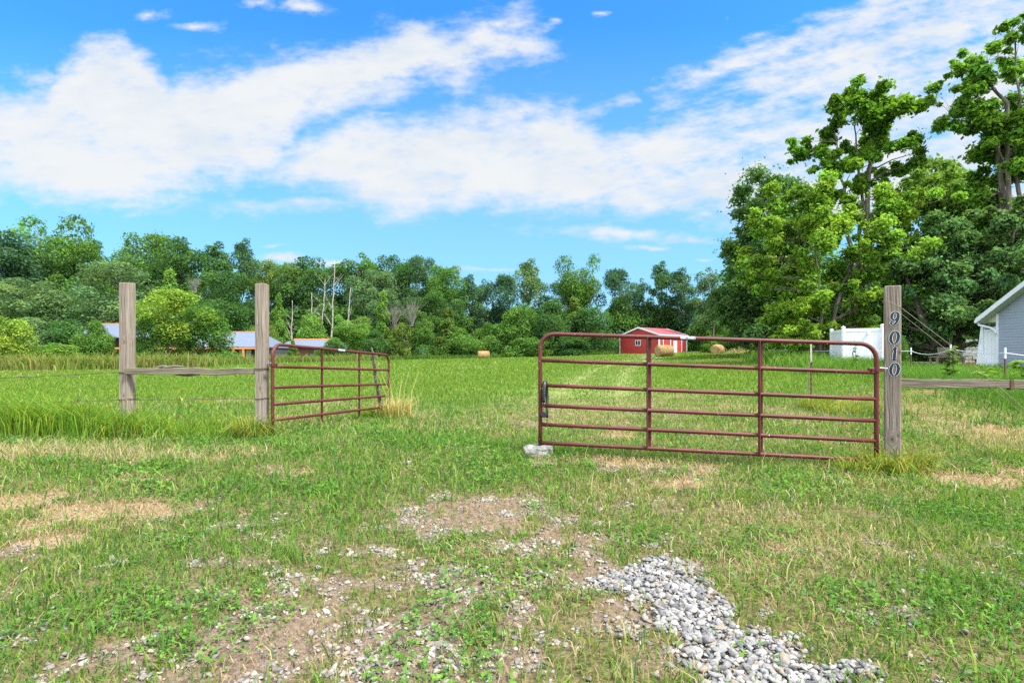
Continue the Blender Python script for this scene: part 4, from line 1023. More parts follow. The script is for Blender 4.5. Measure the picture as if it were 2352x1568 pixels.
def siding_mat():
    m, N = mat('blue_grey_vinyl_siding'); c = ocoord(N); n = N.noise(N.vm('MULTIPLY', c, (1, .3, 6)), 3.0, 5.0); n2 = N.noise(c, 40.0, 2.0)
    col = N.mix(N.ramp(n, .4, .7), (.22, .26, .325), (.265, .305, .37)); out(N, pbsdf(N, col, .55, 0, .3, n2, .1, .003)); return m
M_SIDING = siding_mat(); M_SOFFIT = plain('cream_soffit', (.42, .44, .36), .6, 0, .06, 8); M_SHINGLE = plain('dark_shingle', (.12, .11, .1), .9, 0, .3, 12)
def right_house():
    yb, xw, z0 = 23.5, 21.3, .62; ev = CAMZ + (HY - 720) / FPX * 23.5 - z0; D = 9.6; pit = .60; rd = ev + pit * D / 2
    t = thing('house', 'blue grey sided house with white eaves at the right edge', 'house', (xw, yb, z0))
    # local: -y runs toward the camera, wall plane x=0 faces the lane; far corner at the origin
    b = MB(); h = .115; k = 0; zz = -.1
    while zz < rd - .05:
        ze = zz + h
        ins = lambda z: max(0.0, (z - ev) / pit)
        a0, a1 = ins(zz), ins(ze)
        if a1 * 2 >= D: break
        b.add([(-.016, -a0, zz), (-.016, -D + a0, zz), (-.003, -D + a1, ze), (-.003, -a1, ze), (0.0, -a0, zz), (0.0, -D + a0, zz)], [(0, 3, 2, 1), (0, 1, 5, 4)]); zz = ze
    b.build('siding', M_SIDING, t)
    b = MB(); quad(b, [(0.02, 0, -.3), (0.02, -D, -.3), (0.02, -D, ev), (0.02, -D / 2, rd), (0.02, 0, ev)]); b.box((6, -.02, ev / 2 - .15), (11.9, .04, ev + .3)); b.box((6, -D + .02, ev / 2 - .15), (11.9, .04, ev + .3)); b.build('wall', M_SIDING, t)
    b = MB(); b.box((-.02, -.03, ev / 2 - .1), (.05, .10, ev + .2)); b.build('corner_trim', M_WHITEM, t)
    ov = .62; rake = .42; r = MB(); th = .14
    for s in (0, 1):
        y0 = ov if s == 0 else -D - ov; zz0 = ev - pit * ov + .16; vs = [(-rake, y0, zz0), (-rake, -D / 2, rd + .16), (12, -D / 2, rd + .16), (12, y0, zz0)]; vs += [(a, c, d + .05) for a, c, d in vs]
        r.add(vs, [(0, 1, 2, 3), (4, 7, 6, 5), (0, 4, 5, 1), (1, 5, 6, 2), (2, 6, 7, 3), (3, 7, 4, 0)])
    r.build('roof', M_SHINGLE, t)
    for s in (0, 1):
        y0 = ov if s == 0 else -D - ov; zz0 = ev - pit * ov
        b = MB(); b.add([(-rake - .02, y0, zz0 - .02), (-rake - .02, -D / 2, rd - .02), (-rake - .02, -D / 2, rd + .2), (-rake - .02, y0, zz0 + .2), (-rake + .02, y0, zz0 - .02), (-rake + .02, -D / 2, rd - .02), (-rake + .02, -D / 2, rd + .2), (-rake + .02, y0, zz0 + .2)],
                        [(0, 1, 2, 3), (4, 7, 6, 5), (0, 4, 5, 1), (3, 2, 6, 7), (0, 3, 7, 4)]); b.build('fascia', M_WHITEM, t)
        b = MB(); quad(b, [(-rake + .02, y0, zz0 + .015), (-rake + .02, -D / 2, rd + .015), (-.002, -D / 2, rd + .015), (-.002, y0, zz0 + .015)])
        yn = 0.0 if s == 0 else -D
        quad(b, [(-.002, y0, zz0 + .015), (-.002, yn, zz0 + .015), (12, yn, zz0 + .015), (12, y0, zz0 + .015)])
        quad(b, [(-.002, yn, zz0 + .015), (-.002, yn, ev + .0), (-.002, y0, zz0 + .02)]); b.build('soffit', M_SOFFIT, t)
    b = MB(); zg = ev - pit * ov + .06; b.box((5.8, ov + .06, zg), (12.4, .12, .13), None, .02); gt = b.build('gutter', M_WHITEM, t)
    b = MB(); b.tube([(-.3, ov + .02, zg - .04), (-.3, ov - .05, zg - .16), (-.12, .2, zg - .3), (-.07, .03, zg - .42), (-.06, .0, zg - .6)], .05, 8); b.build('downspout', M_WHITEM, gt, True)
    b = MB(); b.box((-.03, -1.9, 1.35), (.07, 1.2, 1.75)); w = b.build('window', M_WHITEM, t); b = MB(); b.box((-.06, -1.9, 1.35), (.03, 1.0, 1.55)); b.build('pane', M_GLASS, w)
right_house()

def vinyl_run(label, posts, top_c=True, lean=None):
    (x0, y0, zt0) = posts[0]; t = thing('vinyl_fence', label, 'fence', (x0, y0, g1(x0, y0)))
    o = Vector((x0, y0, g1(x0, y0)))
    for (x, y, zt) in posts:
        z = g1(x, y); b = MB(); b.box(Vector((x, y, (z - .1 + zt) / 2)) - o, (.127, .127, zt - z + .1), None, .004); p = b.build('post', M_WHITE, t)
        b = MB(); q = Vector((x, y, zt)) - o; b.box(q + Vector((0, 0, .012)), (.15, .15, .025)); b.tube([q + Vector((0, 0, .025)), q + Vector((0, 0, .07))], [.095, .01], 4); b.build('cap', M_WHITE, p)
    for (a, c) in zip(posts[:-1], posts[1:]):
        A = Vector((a[0], a[1], 0)); Cc = Vector((c[0], c[1], 0)); d = Cc - A; Ln = d.length; ax = d.normalized(); n = Vector((-ax.y, ax.x, 0)); Mx = Matrix((ax, n, Vector((0, 0, 1)))).transposed()
        zt = min(a[2], c[2]) - .13; zb = (g1(*a[:2]) + g1(*c[:2])) / 2 + .03; mid = (A + Cc) / 2
        b = MB(); cnt = max(3, int(Ln / .28)); w = Ln / cnt
        for k in range(cnt): b.box(A + ax * (w * (k + .5)) + Vector((0, 0, (zt + zb) / 2)) - o, (w - .006, .022, zt - zb - .05), Mx)
        b.build('panel', M_WHITE, t)
        for zz in (zt, zb + .06): b = MB(); b.box(mid + Vector((0, 0, zz)) - o, (Ln - .12, .05, .14), Mx, .004); b.build('rail', M_WHITE, t)
    return t, o
tf = [P(1910, 758, 28.0), P(1937, 752, 26.0), P(2027, 747, 25.4)]
vt, vo = vinyl_run('white vinyl privacy fence panels left of the numbered post', [tuple(p) for p in tf])
b = MB(); m_ = tf[1].lerp(tf[2], .62); b.box(Vector((m_.x, m_.y - .06, m_.z - .32)) - vo, (.09, .05, .12)); b.build('latch', M_WHITE, vt)
pf = [P(2258, 749, 24.3), P(2288, 752, 23.7)]
vinyl_run('short white vinyl fence piece butting the corner of the grey house', [tuple(p) for p in pf])
def loose_panel():
    a = P(2242, 850, 24.1); a.z = g1(a.x, a.y); t = thing('loose_fence_panel', 'white vinyl panel leaning at left of the short fence piece by the house', 'fence panel', a)
    top = P(2253, 757, 24.55) - a; b = MB(); w = Vector((.62, -.1, 0)); n = Vector((0, .03, 0))
    b.add([(0, 0, 0), w, w + top, top, n, w + n, w + top + n, top + n], [(0, 1, 2, 3), (4, 7, 6, 5), (0, 4, 5, 1), (1, 5, 6, 2), (2, 6, 7, 3), (3, 7, 4, 0)]); b.build('panel', M_WHITE, t)
loose_panel()

# bits and pieces in the shade by the right-hand trees
M_OLDW = wood_mat('old_grey_timber', (.06, .05, .04), (.2, .17, .14), (.34, .3, .26), []); M_TERRA = plain('terracotta', (.36, .10, .04), .85, 0, .2, 12)
def bench():
    p = P(2175, 845, 27.0); z = g1(p.x, p.y); t = thing('bench', 'old grey garden bench in tree shade behind the rope fence', 'bench', (p.x, p.y, z), R(8))
    b = MB(); b.box((0, 0, .52), (1.7, .45, .06), None, .006); b.build('seat', M_OLDW, t)
    for sx in (-.75, .75):
        for sy in (-.18, .18): b = MB(); b.box((sx, sy, .22), (.08, .08, .52)); b.build('leg', M_OLDW, t)
    b = MB(); b.box((.3, .3, .8), (1.0, .05, .42), Matrix.Rotation(R(-8), 3, 'X')); b.build('backrest', M_OLDW, t)
bench()
def pot():
    p = P(2232, 850, 25.6); z = g1(p.x, p.y); t = thing('flower_pot', 'terracotta flower pot on the grass left of the loose vinyl panel', 'flower pot', (p.x, p.y, z))
    b = MB(); b.tube([(0, 0, .0), (0, 0, .22), (0, 0, .225), (0, 0, .3)], [.13, .19, .215, .22], 18); b.build('bowl', M_TERRA, t)
    b = MB(); b.tube([(0, 0, .295), (0, 0, .305)], [.19, .185], 18); b.build('soil', M_RUST, t)
pot()
def old_wall():
    p = P(2215, 850, 33); z = g1(p.x, p.y); t = thing('block_wall', 'low broken block wall in dark shade beyond the garden bench', 'wall', (p.x, p.y, z)); b = MB(); r = random.Random(2)
    for k in range(7):
        for c in range(6 - k % 2 - (k > 4) * 2): b.box((c * .42 + .2 * (k % 2), r.uniform(-.03, .03), .1 + k * .205), (.40, .2, .19), None, .008)
    b.build('block', stone_mat('old_block', (.16, .16, .16), (.34, .35, .36), (.2, .18, .15)), t)
old_wall()
def old_shed():
    p = P(1850, 800, 36); z = g1(p.x, p.y); t = thing('old_shed', 'collapsing board shed half hidden left of the vinyl fence', 'shed', (p.x, p.y, z), R(10)); b = MB(); r = random.Random(5)
    for k in range(12): b.box((k * .3 - 1.8 + 1.5, r.uniform(-.03, .03), .75 + r.uniform(-.05, .1)), (.26, .03, 1.5 + r.uniform(-.2, .2)), Matrix.Rotation(r.uniform(-.07, .07), 3, 'Y'))
    b.build('wall', M_OLDW, t); b = MB(); b.box((1.5, .8, 1.78), (4.2, 2.2, .05), Matrix.Rotation(R(9), 3, 'X')); b.build('roof', M_RUST, t)
    b = MB()
    for k in range(5): b.box((-1.2 + k * .16, -.6, .55), (.12, .05, 1.3), Matrix.Rotation(.25 + .09 * k, 3, 'Y'))
    b.build('leaning_board', M_OLDW, t)
old_shed()

# ------------------------------------------------------------------ trees
def leaves(cent, rad, n, size, seed, flat=.85, shell=.55, tint=(1, 1, 1), up=.35, stray=.14):
    """leaf faces gathered in clumps: centres (k,3), radii (k,), leaves per clump"""
    g = np.random.default_rng(seed); k = len(cent); w = rad ** 2 / np.sum(rad ** 2); cnt = np.maximum(8, (w * n).astype(int)); idx = np.repeat(np.arange(k), cnt); m = len(idx)
    d = g.normal(size=(m, 3)); d[:, 2] += up; d /= np.linalg.norm(d, axis=1)[:, None]
    # ragged clump surface: sub-sprays poke out
    sp = np.sin(d[:, 0] * 5 + idx * 1.7) * np.sin(d[:, 1] * 6 + idx * 2.3) * np.sin(d[:, 2] * 5 + idx)
    r = rad[idx] * (shell + (1.06 - shell) * g.random(m) ** .6) * (1 + .30 * sp) * (1 + stray * np.maximum(0, g.normal(size=m)) * (g.random(m) < .3)); p = cent[idx] + d * r[:, None] * np.array([1, 1, flat])
    nn = d * .55 + g.normal(size=(m, 3)) * .62; nn[:, 2] += .45; nn /= np.linalg.norm(nn, axis=1)[:, None]
    a = np.cross(nn, g.normal(size=(m, 3))); a /= np.linalg.norm(a, axis=1)[:, None]; b = np.cross(nn, a)
    s = size * g.uniform(.6, 1.4, m); A = a * s[:, None]; Bv = b * (s * .55)[:, None]; fold = nn * (s * .12)[:, None]
    V = np.stack([p - A, p + Bv + fold - A * .1, p + A, p - Bv + fold - A * .1], 1).reshape(-1, 3)
    lt = g.uniform(.78, 1.22, k)[idx] * g.uniform(.6, 1.4, m); yel = g.uniform(-.12, .2, k)[idx] + g.uniform(-.1, .14, m)
    C = np.stack([lt * (1 + yel), lt * (1 + yel * .25), lt * (1 - yel * .4)], 1) * np.array(tint)
    return V, np.arange(m)[:, None] * 4 + np.arange(4)[None], np.repeat(C, 4, 0)
def envelope(kind, t):
    if kind == 'round': return np.sqrt(np.clip(1 - ((t - .52) / .55) ** 2, 0.02, 1))
    if kind == 'tall': return np.interp(t, [0, .12, .4, .65, .85, 1], [.35, .7, .95, 1.0, .75, .18])
    if kind == 'cone': return np.interp(t, [0, .15, .5, 1], [.75, 1.0, .62, .06])
    if kind == 'shrub': return np.sqrt(np.clip(1 - (t * .96) ** 2.2, 0.02, 1))
    if kind == 'vase': return np.interp(t, [0, .3, .6, .85, 1], [.25, .55, .95, 1, .45])
def make_crown(kind, seed, base, Rr, nl, n, leaf, lr=(.2, .34), inner=.35):
    """unit-height tree: crown lobes, leaves and the limbs that carry them"""
    g = np.random.default_rng(seed); c = []; r = []
    while len(c) < nl:
        t = g.random(); e = envelope(kind, t) * Rr; a = g.uniform(0, 6.283); q = e * (inner + (1 - inner) * math.sqrt(g.random()))
        lob = g.uniform(*lr) * Rr * (.55 + .6 * e / Rr)
        q = max(0, q - lob * .45)
        wob = 1 + .22 * math.sin(a * 3 + seed) + .16 * math.sin(a * 5 + t * 9 + seed)
        c.append((q * math.cos(a) * wob, q * math.sin(a) * wob, base + (1 - base) * t * .97 - lob * .3 * t)); r.append(lob)
    c = np.array(c); r = np.array(r)
    return c, r, leaves(c, r, n, leaf, seed + 1)
def limbs(c, r, base, Rt, seed, top=.86, frac=.5, lean=.03):
    g = random.Random(seed); b = MB(); pts = []; x = y = 0.0
    N_ = 10
    for i in range(N_ + 1):
        f = i / N_; pts.append(Vector((x, y, f * top - .02 * (i == 0)))); x += g.gauss(0, lean * .35); y += g.gauss(0, lean * .35)
    b.tube(pts, [Rt * (1.35 if i == 0 else 1 - .86 * i / N_) for i in range(N_ + 1)], 8)
    for k in range(len(c)):
        if g.random() > frac: continue
        e = Vector(c[k]); zs = max(base * .55, min(top * .93, e.z - math.hypot(e.x, e.y) * g.uniform(.5, .95))); i = min(N_ - 1, int(zs / top * N_)); f = zs / top * N_ - i
        p0 = pts[i].lerp(pts[min(i + 1, N_)], max(0, min(1, f))); mid = p0.lerp(e, .55) + Vector((g.gauss(0, .012), g.gauss(0, .012), .025)); rr = Rt * (1 - .8 * zs / top) * .45
        b.tube([p0, mid, e], [rr, rr * .6, rr * .2], 5, caps=False)
    return b.mesh('trunk', True)
TREES = {}
def kinds():
    for i in range(3): 
        c, r, L = make_crown('round', 100 + i, .17, .34, 54, 20000, .0098, (.16, .32), .3); TREES['round%d' % i] = (np_mesh('crown', *L), limbs(c, r, .2, .015, i))
    for i in range(3):
        c, r, L = make_crown('tall', 200 + i, .30, .19, 34, 8500, .0100, (.24, .42), .3); TREES['tall%d' % i] = (np_mesh('crown', *L), limbs(c, r, .3, .0105, i + 20, .95, .8))
    for i in range(3):
        c, r, L = make_crown('shrub', 300 + i, .02, .58, 44, 15000, .020, (.2, .36)); TREES['shrub%d' % i] = (np_mesh('crown', *L), limbs(c, r, .05, .018, i + 40, .8))
    for i in range(2):
        c, r, L = make_crown('cone', 400 + i, .05, .30, 40, 12000, .0155, (.22, .38)); TREES['cone%d' % i] = (np_mesh('crown', *L), limbs(c, r, .05, .014, i + 60, .92))
    for i in range(2):
        c, r, L = make_crown('vase', 500 + i, .32, .34, 36, 12000, .0125, (.22, .36)); TREES['vase%d' % i] = (np_mesh('crown', *L), limbs(c, r, .3, .016, i + 80, .9, .85))
    for v in TREES.values():
        v[0].materials.append(M_LEAF); v[1].materials.append(M_BARK)
kinds()
def tree(label, kind, px, py_top, half_px, d, colr, cat='tree', group=None, name=None, bark=None, bury=0.0):
    """tree of a given kind standing d metres out, as tall and wide as surveyed"""
    x = (px - CX) / FPX * d; z = g1(x, d); H = CAMZ + (HY - py_top) / FPX * d - z + bury; cm, tm = TREES[kind]
    Rk = {'r': .34, 't': .19, 's': .58, 'c': .30, 'v': .34}[kind[0]]; sx = half_px / FPX * d / Rk
    t = thing(name or ('shrub' if kind[0] == 's' else 'tree'), label, cat, (x, d, z - bury), rnd.uniform(0, 6.28), group)
    for nm, me in (('crown', cm), ('trunk', tm)):
        o = bpy.data.objects.new(nm, me); COL.objects.link(o); o.parent = t; o.scale = (sx, sx, H)
        o.color = (*colr, 1)
    return t
# leaf colours (albedo)
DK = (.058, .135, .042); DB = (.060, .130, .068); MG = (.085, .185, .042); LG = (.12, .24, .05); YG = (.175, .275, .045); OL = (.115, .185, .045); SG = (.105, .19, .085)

FOREST = [  # label, kind, column, top row, half width, distance, colour
 ('dark bluish forest tree at the far left edge', 'round0', -15, 535, 95, 100, DB), ('tall airy forest tree at left whose crown tops all its neighbours', 'vase0', 98, 484, 80, 112, MG),
 ('mid green forest tree just right of the tall airy tree', 'round1', 185, 548, 62, 108, MG), ('pale feathery forest tree low at left above the sumac', 'round2', 60, 640, 75, 84, SG),
 ('broad dark forest tree behind the first left post', 'round1', 265, 605, 85, 88, SG), ('round topped forest tree between the two left posts', 'round0', 335, 538, 75, 118, MG),
 ('flat topped forest tree right of centre between the left posts', 'round2', 425, 545, 62, 116, DK), ('dark narrow forest tree left of the thin twin topped tree', 'tall1', 500, 552, 40, 108, DK),
 ('thin twin topped forest tree rising left of the hinge post', 'tall0', 563, 548, 32, 112, DB), ('dark low forest tree below the twin topped tree', 'round1', 520, 625, 66, 100, DK),
 ('forest tree with yellowish top right of the hinge post', 'round0', 640, 602, 52, 112, OL), ('dense forest tree left of the bare dead trunks', 'round2', 715, 590, 60, 112, DK),
 ('forest tree showing behind the bare dead trunks', 'round1', 775, 612, 45, 120, MG), ('tallest bright topped forest tree right of the dead trunks', 'tall2', 832, 578, 42, 114, MG),
 ('pale green forest tree leaning over the leaning dead trunk', 'round0', 865, 622, 52, 106, SG), ('dark round forest tree above the far left hay', 'round2', 905, 585, 55, 112, DK),
 ('bluish round forest tree beside the dark round one', 'round1', 958, 588, 48, 116, DB), ('mid green forest tree at right end of the dense wood', 'round0', 1030, 612, 52, 112, MG),
 ('dark forest tree low at the right end of the dense wood', 'round2', 990, 668, 55, 104, DK), ('slim open tree where the dense wood thins out', 'tall1', 1080, 628, 26, 112, DB),
 ('slim open tree left of the flat bluish tree', 'tall2', 1112, 640, 24, 116, DB), ('flat topped bluish tree above the far small bale', 'vase1', 1158, 634, 42, 118, DB),
 ('tall see through tree left of the big spreading tree', 'tall0', 1218, 594, 36, 110, SG), ('big spreading tree standing highest in the middle distance', 'vase0', 1328, 586, 48, 106, MG),
 ('darker companion tree at left foot of the spreading tree', 'round1', 1292, 648, 36, 108, MG), ('open round tree above the left end of the barn', 'vase1', 1418, 622, 42, 108, DB),
 ('thin short tree directly behind the barn ridge', 'tall2', 1475, 638, 20, 110, DB), ('tall slim dark tree behind the right half of the barn', 'tall1', 1520, 598, 30, 106, DK),
 ('second tall slim tree behind the right end of the barn', 'tall0', 1565, 615, 34, 104, DB), ('pale poplar seen left of the dark maple', 'tall2', 1630, 612, 36, 92, SG)]
for f in FOREST: tree(*f[:4], f[4] * (1.32 if f[1][0] == 'r' else 1.12), *f[5:], group='forest trees along the far side of the field')

UNDER = [
 ('yellow tinged young tree at foot of the wood behind first post', 'cone0', 390, 618, 48, 82, LG, 'tree'), ('bright young conical tree right of the hinge post', 'cone1', 640, 672, 30, 92, LG, 'tree'),
 ('bright leafy sapling left of the low shed roof', 'shrub0', 715, 722, 42, 95, LG, 'tree'), ('small spreading bright tree at right end of the low shed', 'vase0', 810, 722, 46, 80, LG, 'tree'),
 ('bright pointed young tree before the dark wood', 'cone0', 880, 668, 36, 98, LG, 'tree'), ('dark bushy tree behind the leaning stake', 'shrub1', 855, 760, 46, 92, DK, 'shrub'),
 ('light olive shrub right of the leaning stake', 'shrub2', 925, 742, 44, 95, OL, 'shrub'), ('leafy green bush in middle of the tree belt', 'shrub0', 975, 735, 38, 95, MG, 'shrub'),
 ('olive topped tree above the tree belt', 'cone1', 1030, 706, 42, 98, OL, 'tree'), ('thick green bush left of the far small bale', 'shrub1', 1050, 752, 56, 97, MG, 'shrub'),
 ('thick green bush behind the far small bale', 'shrub2', 1125, 742, 52, 99, MG, 'shrub'), ('rising green bush at right of the far small bale', 'shrub0', 1195, 702, 56, 99, MG, 'shrub'),
 ('tall dark bush in middle of the tree belt', 'shrub1', 1265, 690, 58, 98, DK, 'shrub'), ('yellow topped bush under the spreading tree', 'cone0', 1318, 682, 42, 100, OL, 'tree'),
 ('wide dark bush left of the barn', 'shrub2', 1365, 705, 58, 97, DK, 'shrub'), ('round bush peeping over the barn gable', 'shrub0', 1430, 680, 52, 108, MG, 'shrub'),
 ('bush rising behind the barn ridge', 'shrub1', 1500, 695, 58, 108, DK, 'shrub'), ('bush behind right end of the barn roof', 'shrub2', 1580, 690, 56, 106, DK, 'shrub'),
 ('bush filling gap between barn and dark maple', 'shrub0', 1640, 705, 52, 100, MG, 'shrub'), ('small bright round tree behind the right hand bale', 'cone1', 1628, 758, 22, 82, LG, 'tree'),
 ('shadowy bush between the right hand bale and dark maple', 'shrub1', 1690, 755, 46, 92, DK, 'shrub'),
 ('dark bushy tree left of the first left post', 'shrub1', 222, 738, 46, 62, MG, 'tree'), ('yellow green tree behind the rail of the left posts', 'vase1', 390, 668, 78, 62, YG, 'tree'),
 ('dark green tree at right of the yellow green one', 'shrub0', 470, 702, 70, 66, MG, 'tree'), ('dark green tree at left of the yellow green one', 'shrub2', 345, 730, 42, 61, MG, 'tree'),
 ('bright sumac bush at the left edge', 'shrub2', 10, 728, 62, 50, YG, 'shrub'), ('light green sumac patch right of the bright sumac bush', 'shrub0', 130, 790, 72, 54, LG, 'shrub'),
 ('grey green bush under the far left forest trees', 'shrub1', 60, 730, 80, 70, SG, 'shrub'), ('dark bush under forest left of the first post', 'shrub2', 160, 735, 70, 72, DK, 'shrub'),
 ('olive bush low beside the hinge post', 'shrub0', 600, 745, 42, 84, OL, 'shrub'), ('dim bush right of the low shed roof', 'shrub2', 765, 775, 38, 84, MG, 'shrub'), ('little bright sapling before the low shed', 'cone0', 672, 780, 18, 80, LG, 'tree'),
 ('dark scrub under the trees left of the barn', 'shrub0', 1318, 770, 60, 94, DK, 'shrub'), ('green scrub at foot of the tree belt', 'shrub2', 1220, 775, 60, 95, MG, 'shrub')]
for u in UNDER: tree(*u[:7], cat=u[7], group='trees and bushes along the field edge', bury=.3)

def woodland():
    """the depth of the wood behind the front trees, one unbroken mass"""
    parts = []; g = np.random.default_rng(5)
    spec = [(px, 600 + 60 * (px > 1000) + 12 * math.sin(px * .03), 125 + 10 * math.sin(px)) for px in range(-90, 1060, 62)] + [(px, 712, 120) for px in range(1010, 1760, 55)]
    spec += [(px, 700, 106 + 4 * math.sin(px)) for px in range(-60, 980, 58)]
    spec += [(px, 590, 62 + 3 * math.sin(px)) for px in range(1720, 2700, 58)]
    for i, (px, py, d) in enumerate(spec):
        x = (px - CX) / FPX * d; z = g1(x, d); H = CAMZ + (HY - py) / FPX * d - z; c = []; r = []
        for k in range(16):
            a = g.uniform(0, 6.28); q = g.uniform(0, 3.6); c.append((x + q * math.cos(a), d + q * math.sin(a), z + H * (.06 + .86 * g.random()))); r.append(g.uniform(1.3, 2.3))
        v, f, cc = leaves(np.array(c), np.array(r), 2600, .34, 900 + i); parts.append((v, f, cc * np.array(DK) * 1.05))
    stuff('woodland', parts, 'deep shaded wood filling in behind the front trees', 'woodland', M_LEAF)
woodland()

def snag(label, px0, py0, px1, py1, d, r0, seed, nb=6, name='dead_tree'):
    a = P(px0, py0, d); c = P(px1, py1, d); a.z = min(a.z, g1(a.x, a.y)); t = thing(name, label, 'dead tree', a, 0, 'bleached dead trees in front of the wood'); g = random.Random(seed); b = MB(); n = 12
    pts = [Vector((0, 0, 0)).lerp(c - a, i / n) + Vector((g.gauss(0, .08), g.gauss(0, .08), 0)) * (i > 0) for i in range(n + 1)]
    b.tube(pts, [r0 * (1 - .8 * i / n) for i in range(n + 1)], 8); b.build('trunk', M_BARKP, t, True)
    for k in range(nb):
        i = g.randint(4, n - 1); p = pts[i]; dr = Vector((g.choice((-1, 1)) * g.uniform(.4, 1), g.uniform(-.5, .5), g.uniform(.5, 1.3))).normalized(); ln = (c - a).length * g.uniform(.10, .24)
        b = MB(); q = [p, p + dr * ln * .5 + Vector((0, 0, .1 * ln)), p + dr * ln + Vector((g.gauss(0, .1), 0, .25 * ln))]; rr = r0 * (1 - .8 * i / n) * .5
        b.tube(q, [rr, rr * .7, rr * .2], 6); w = q[1]
        for _ in range(3): e = w + Vector((g.gauss(0, .5), g.gauss(0, .3), g.uniform(.3, .9))) * ln * .35; b.tube([w, e], [rr * .4, rr * .1], 4)
        b.build('branch', M_BARKP, t)
for s in [('tallest bleached dead trunk, bare and straight, near centre of the left wood', 761, 815, 768, 598, 96, .19, 1, 5), ('bleached dead trunk with forked top left of the tallest one', 734, 790, 748, 640, 98, .19, 2, 6),
          ('short broken dead trunk leftmost of the bleached trunks', 722, 760, 716, 672, 98, .2, 3, 4), ('dead trunk leaning right with broken tip', 790, 790, 806, 660, 95, .2, 4, 4),
          ('pale dead trunk half hidden by leaves right of the hinge post', 668, 780, 672, 690, 97, .2, 5, 5)]: snag(*s)
def dead_bush(label, px, py, d, h, seed):
    p = P(px, py, d); t = thing('dead_bush', label, 'dead bush', p, 0, 'grey leafless thickets'); b = MB(); g = random.Random(seed)
    for k in range(34):
        e = Vector((g.gauss(0, h * .28), g.gauss(0, h * .2), h * g.uniform(.55, 1))); m = e * .5 + Vector((g.gauss(0, .1), 0, .1 * h)); b.tube([Vector((g.gauss(0, .2), 0, -.3)), m, e], [.032, .018, .004], 4)
        for _ in range(2): b.tube([m, m + Vector((g.gauss(0, .4), g.gauss(0, .3), g.uniform(.4, 1.2))) * h * .2], [.02, .005], 4)
    b.build('twigs', M_BARKD, t)
dead_bush('grey leafless thicket right of the bright pointed young tree', 945, 745, 94, 5.2, 1); dead_bush('grey leafless thicket in front of the pointed young tree', 905, 750, 93, 4.6, 2); dead_bush('bare grey treetop over the yellow green tree', 447, 668, 82, 2.4, 3)

# big trees on the right: crown clumps placed where the boughs are
def bough_tree(label, d, base_px, lobes, n, leaf, colr, trunk_r, stems, seed, depth=3.0, name='tree', flat=.75, shell=.15, fat=1.0):
    x0 = (base_px - CX) / FPX * d; z0 = g1(x0, d); t = thing(name, label, 'tree', (x0, d, z0)); g = np.random.default_rng(seed); c = []; r = []; o = np.array((x0, d, z0)); s = d / FPX
    for (px, py, rp) in lobes:
        k = max(5, int(rp / 5.5))
        cy = g.normal(0, depth * .55)
        for _ in range(k):
            a = g.normal(size=3); a /= np.linalg.norm(a); q = rp * s * 1.3 * g.random() ** .6; p = np.array(P(px, py, d)) + a * q * np.array([1, 1.4, .85]); p[1] += cy + g.normal(0, depth * .3)
            c.append(p - o); r.append(rp * s * g.uniform(.18, .46) * fat)
    c = np.array(c); r = np.array(r); V, F, C = leaves(c, r, int(n * 1.75), leaf, seed + 5, flat, shell, stray=.55)
    b = link('crown', np_mesh('crown', V, F, C), M_LEAF, t); b.color = (*colr, 1)
    gg = random.Random(seed); m = MB(); spts = []
    for st in stems:
        pts = []
        for (px, py, k) in st: p = P(px, py, d) - Vector(o); pts.append((p + Vector((0, k, 0)), py))
        pts = [q for q, _ in pts]; pts[0].z = min(pts[0].z, -.1); fine = []
        for i in range(len(pts) - 1):
            for j in range(4): fine.append(pts[i].lerp(pts[i + 1], j / 4) + Vector((gg.gauss(0, .05), gg.gauss(0, .05), 0)) * (i + j > 0))
        fine.append(pts[-1]); k = len(fine); m.tube(fine, [trunk_r * (1 - .82 * i / (k - 1)) * (1.35 if i == 0 else 1) for i in range(k)], 9); spts += [(p, trunk_r * (1 - .82 * i / (k - 1))) for i, p in enumerate(fine)]
    for k in range(len(c)):
        if gg.random() > .55: continue
        e = Vector(c[k]); best = min(spts, key=lambda q: (q[0] - e).length + (4 if q[0].z > e.z - .2 else 0)); p0, rr = best; rr *= .42
        mid = p0.lerp(e, .5) + Vector((gg.gauss(0, .15), gg.gauss(0, .15), gg.uniform(0, .3))); m.tube([p0, p0.lerp(mid, .5), mid, e], [rr, rr * .8, rr * .55, .012], 5, caps=False)
    m.build('trunk', M_BARK, t, True); return t
bough_tree('tall open crowned tree with two bare stems behind the vinyl fence', 33, 1968, [
    (1955, 225, 32), (2000, 250, 40), (2050, 240, 34), (1920, 262, 34), (2080, 262, 26), (2040, 300, 44), (1960, 300, 42), (1915, 305, 30), (1862, 300, 30), (1850, 340, 28), (1890, 350, 34), (2010, 350, 40), (2070, 340, 34),
    (1945, 370, 36), (1985, 420, 34), (2050, 400, 34), (1905, 400, 34), (1870, 385, 24), (2085, 385, 26), (1935, 455, 38), (2020, 465, 36), (1890, 470, 30), (2060, 500, 34), (1850, 500, 26), (2090, 460, 26)], 13000, .14, (.11, .235, .03), .19,
    [[(1968, 785, 0), (1962, 690, .2), (1962, 600, .2), (1950, 520, 0), (1935, 460, -.2), (1925, 400, -.3), (1918, 330, -.2)], [(1982, 785, .3), (1984, 690, .3), (1982, 600, .4), (1988, 520, .4), (1990, 440, .3), (1975, 370, .2), (1965, 290, .1)], [(1990, 460, .3), (2005, 390, .4), (2020, 320, .5), (2040, 260, .5)]], 31, 1.6, fat=1.2)
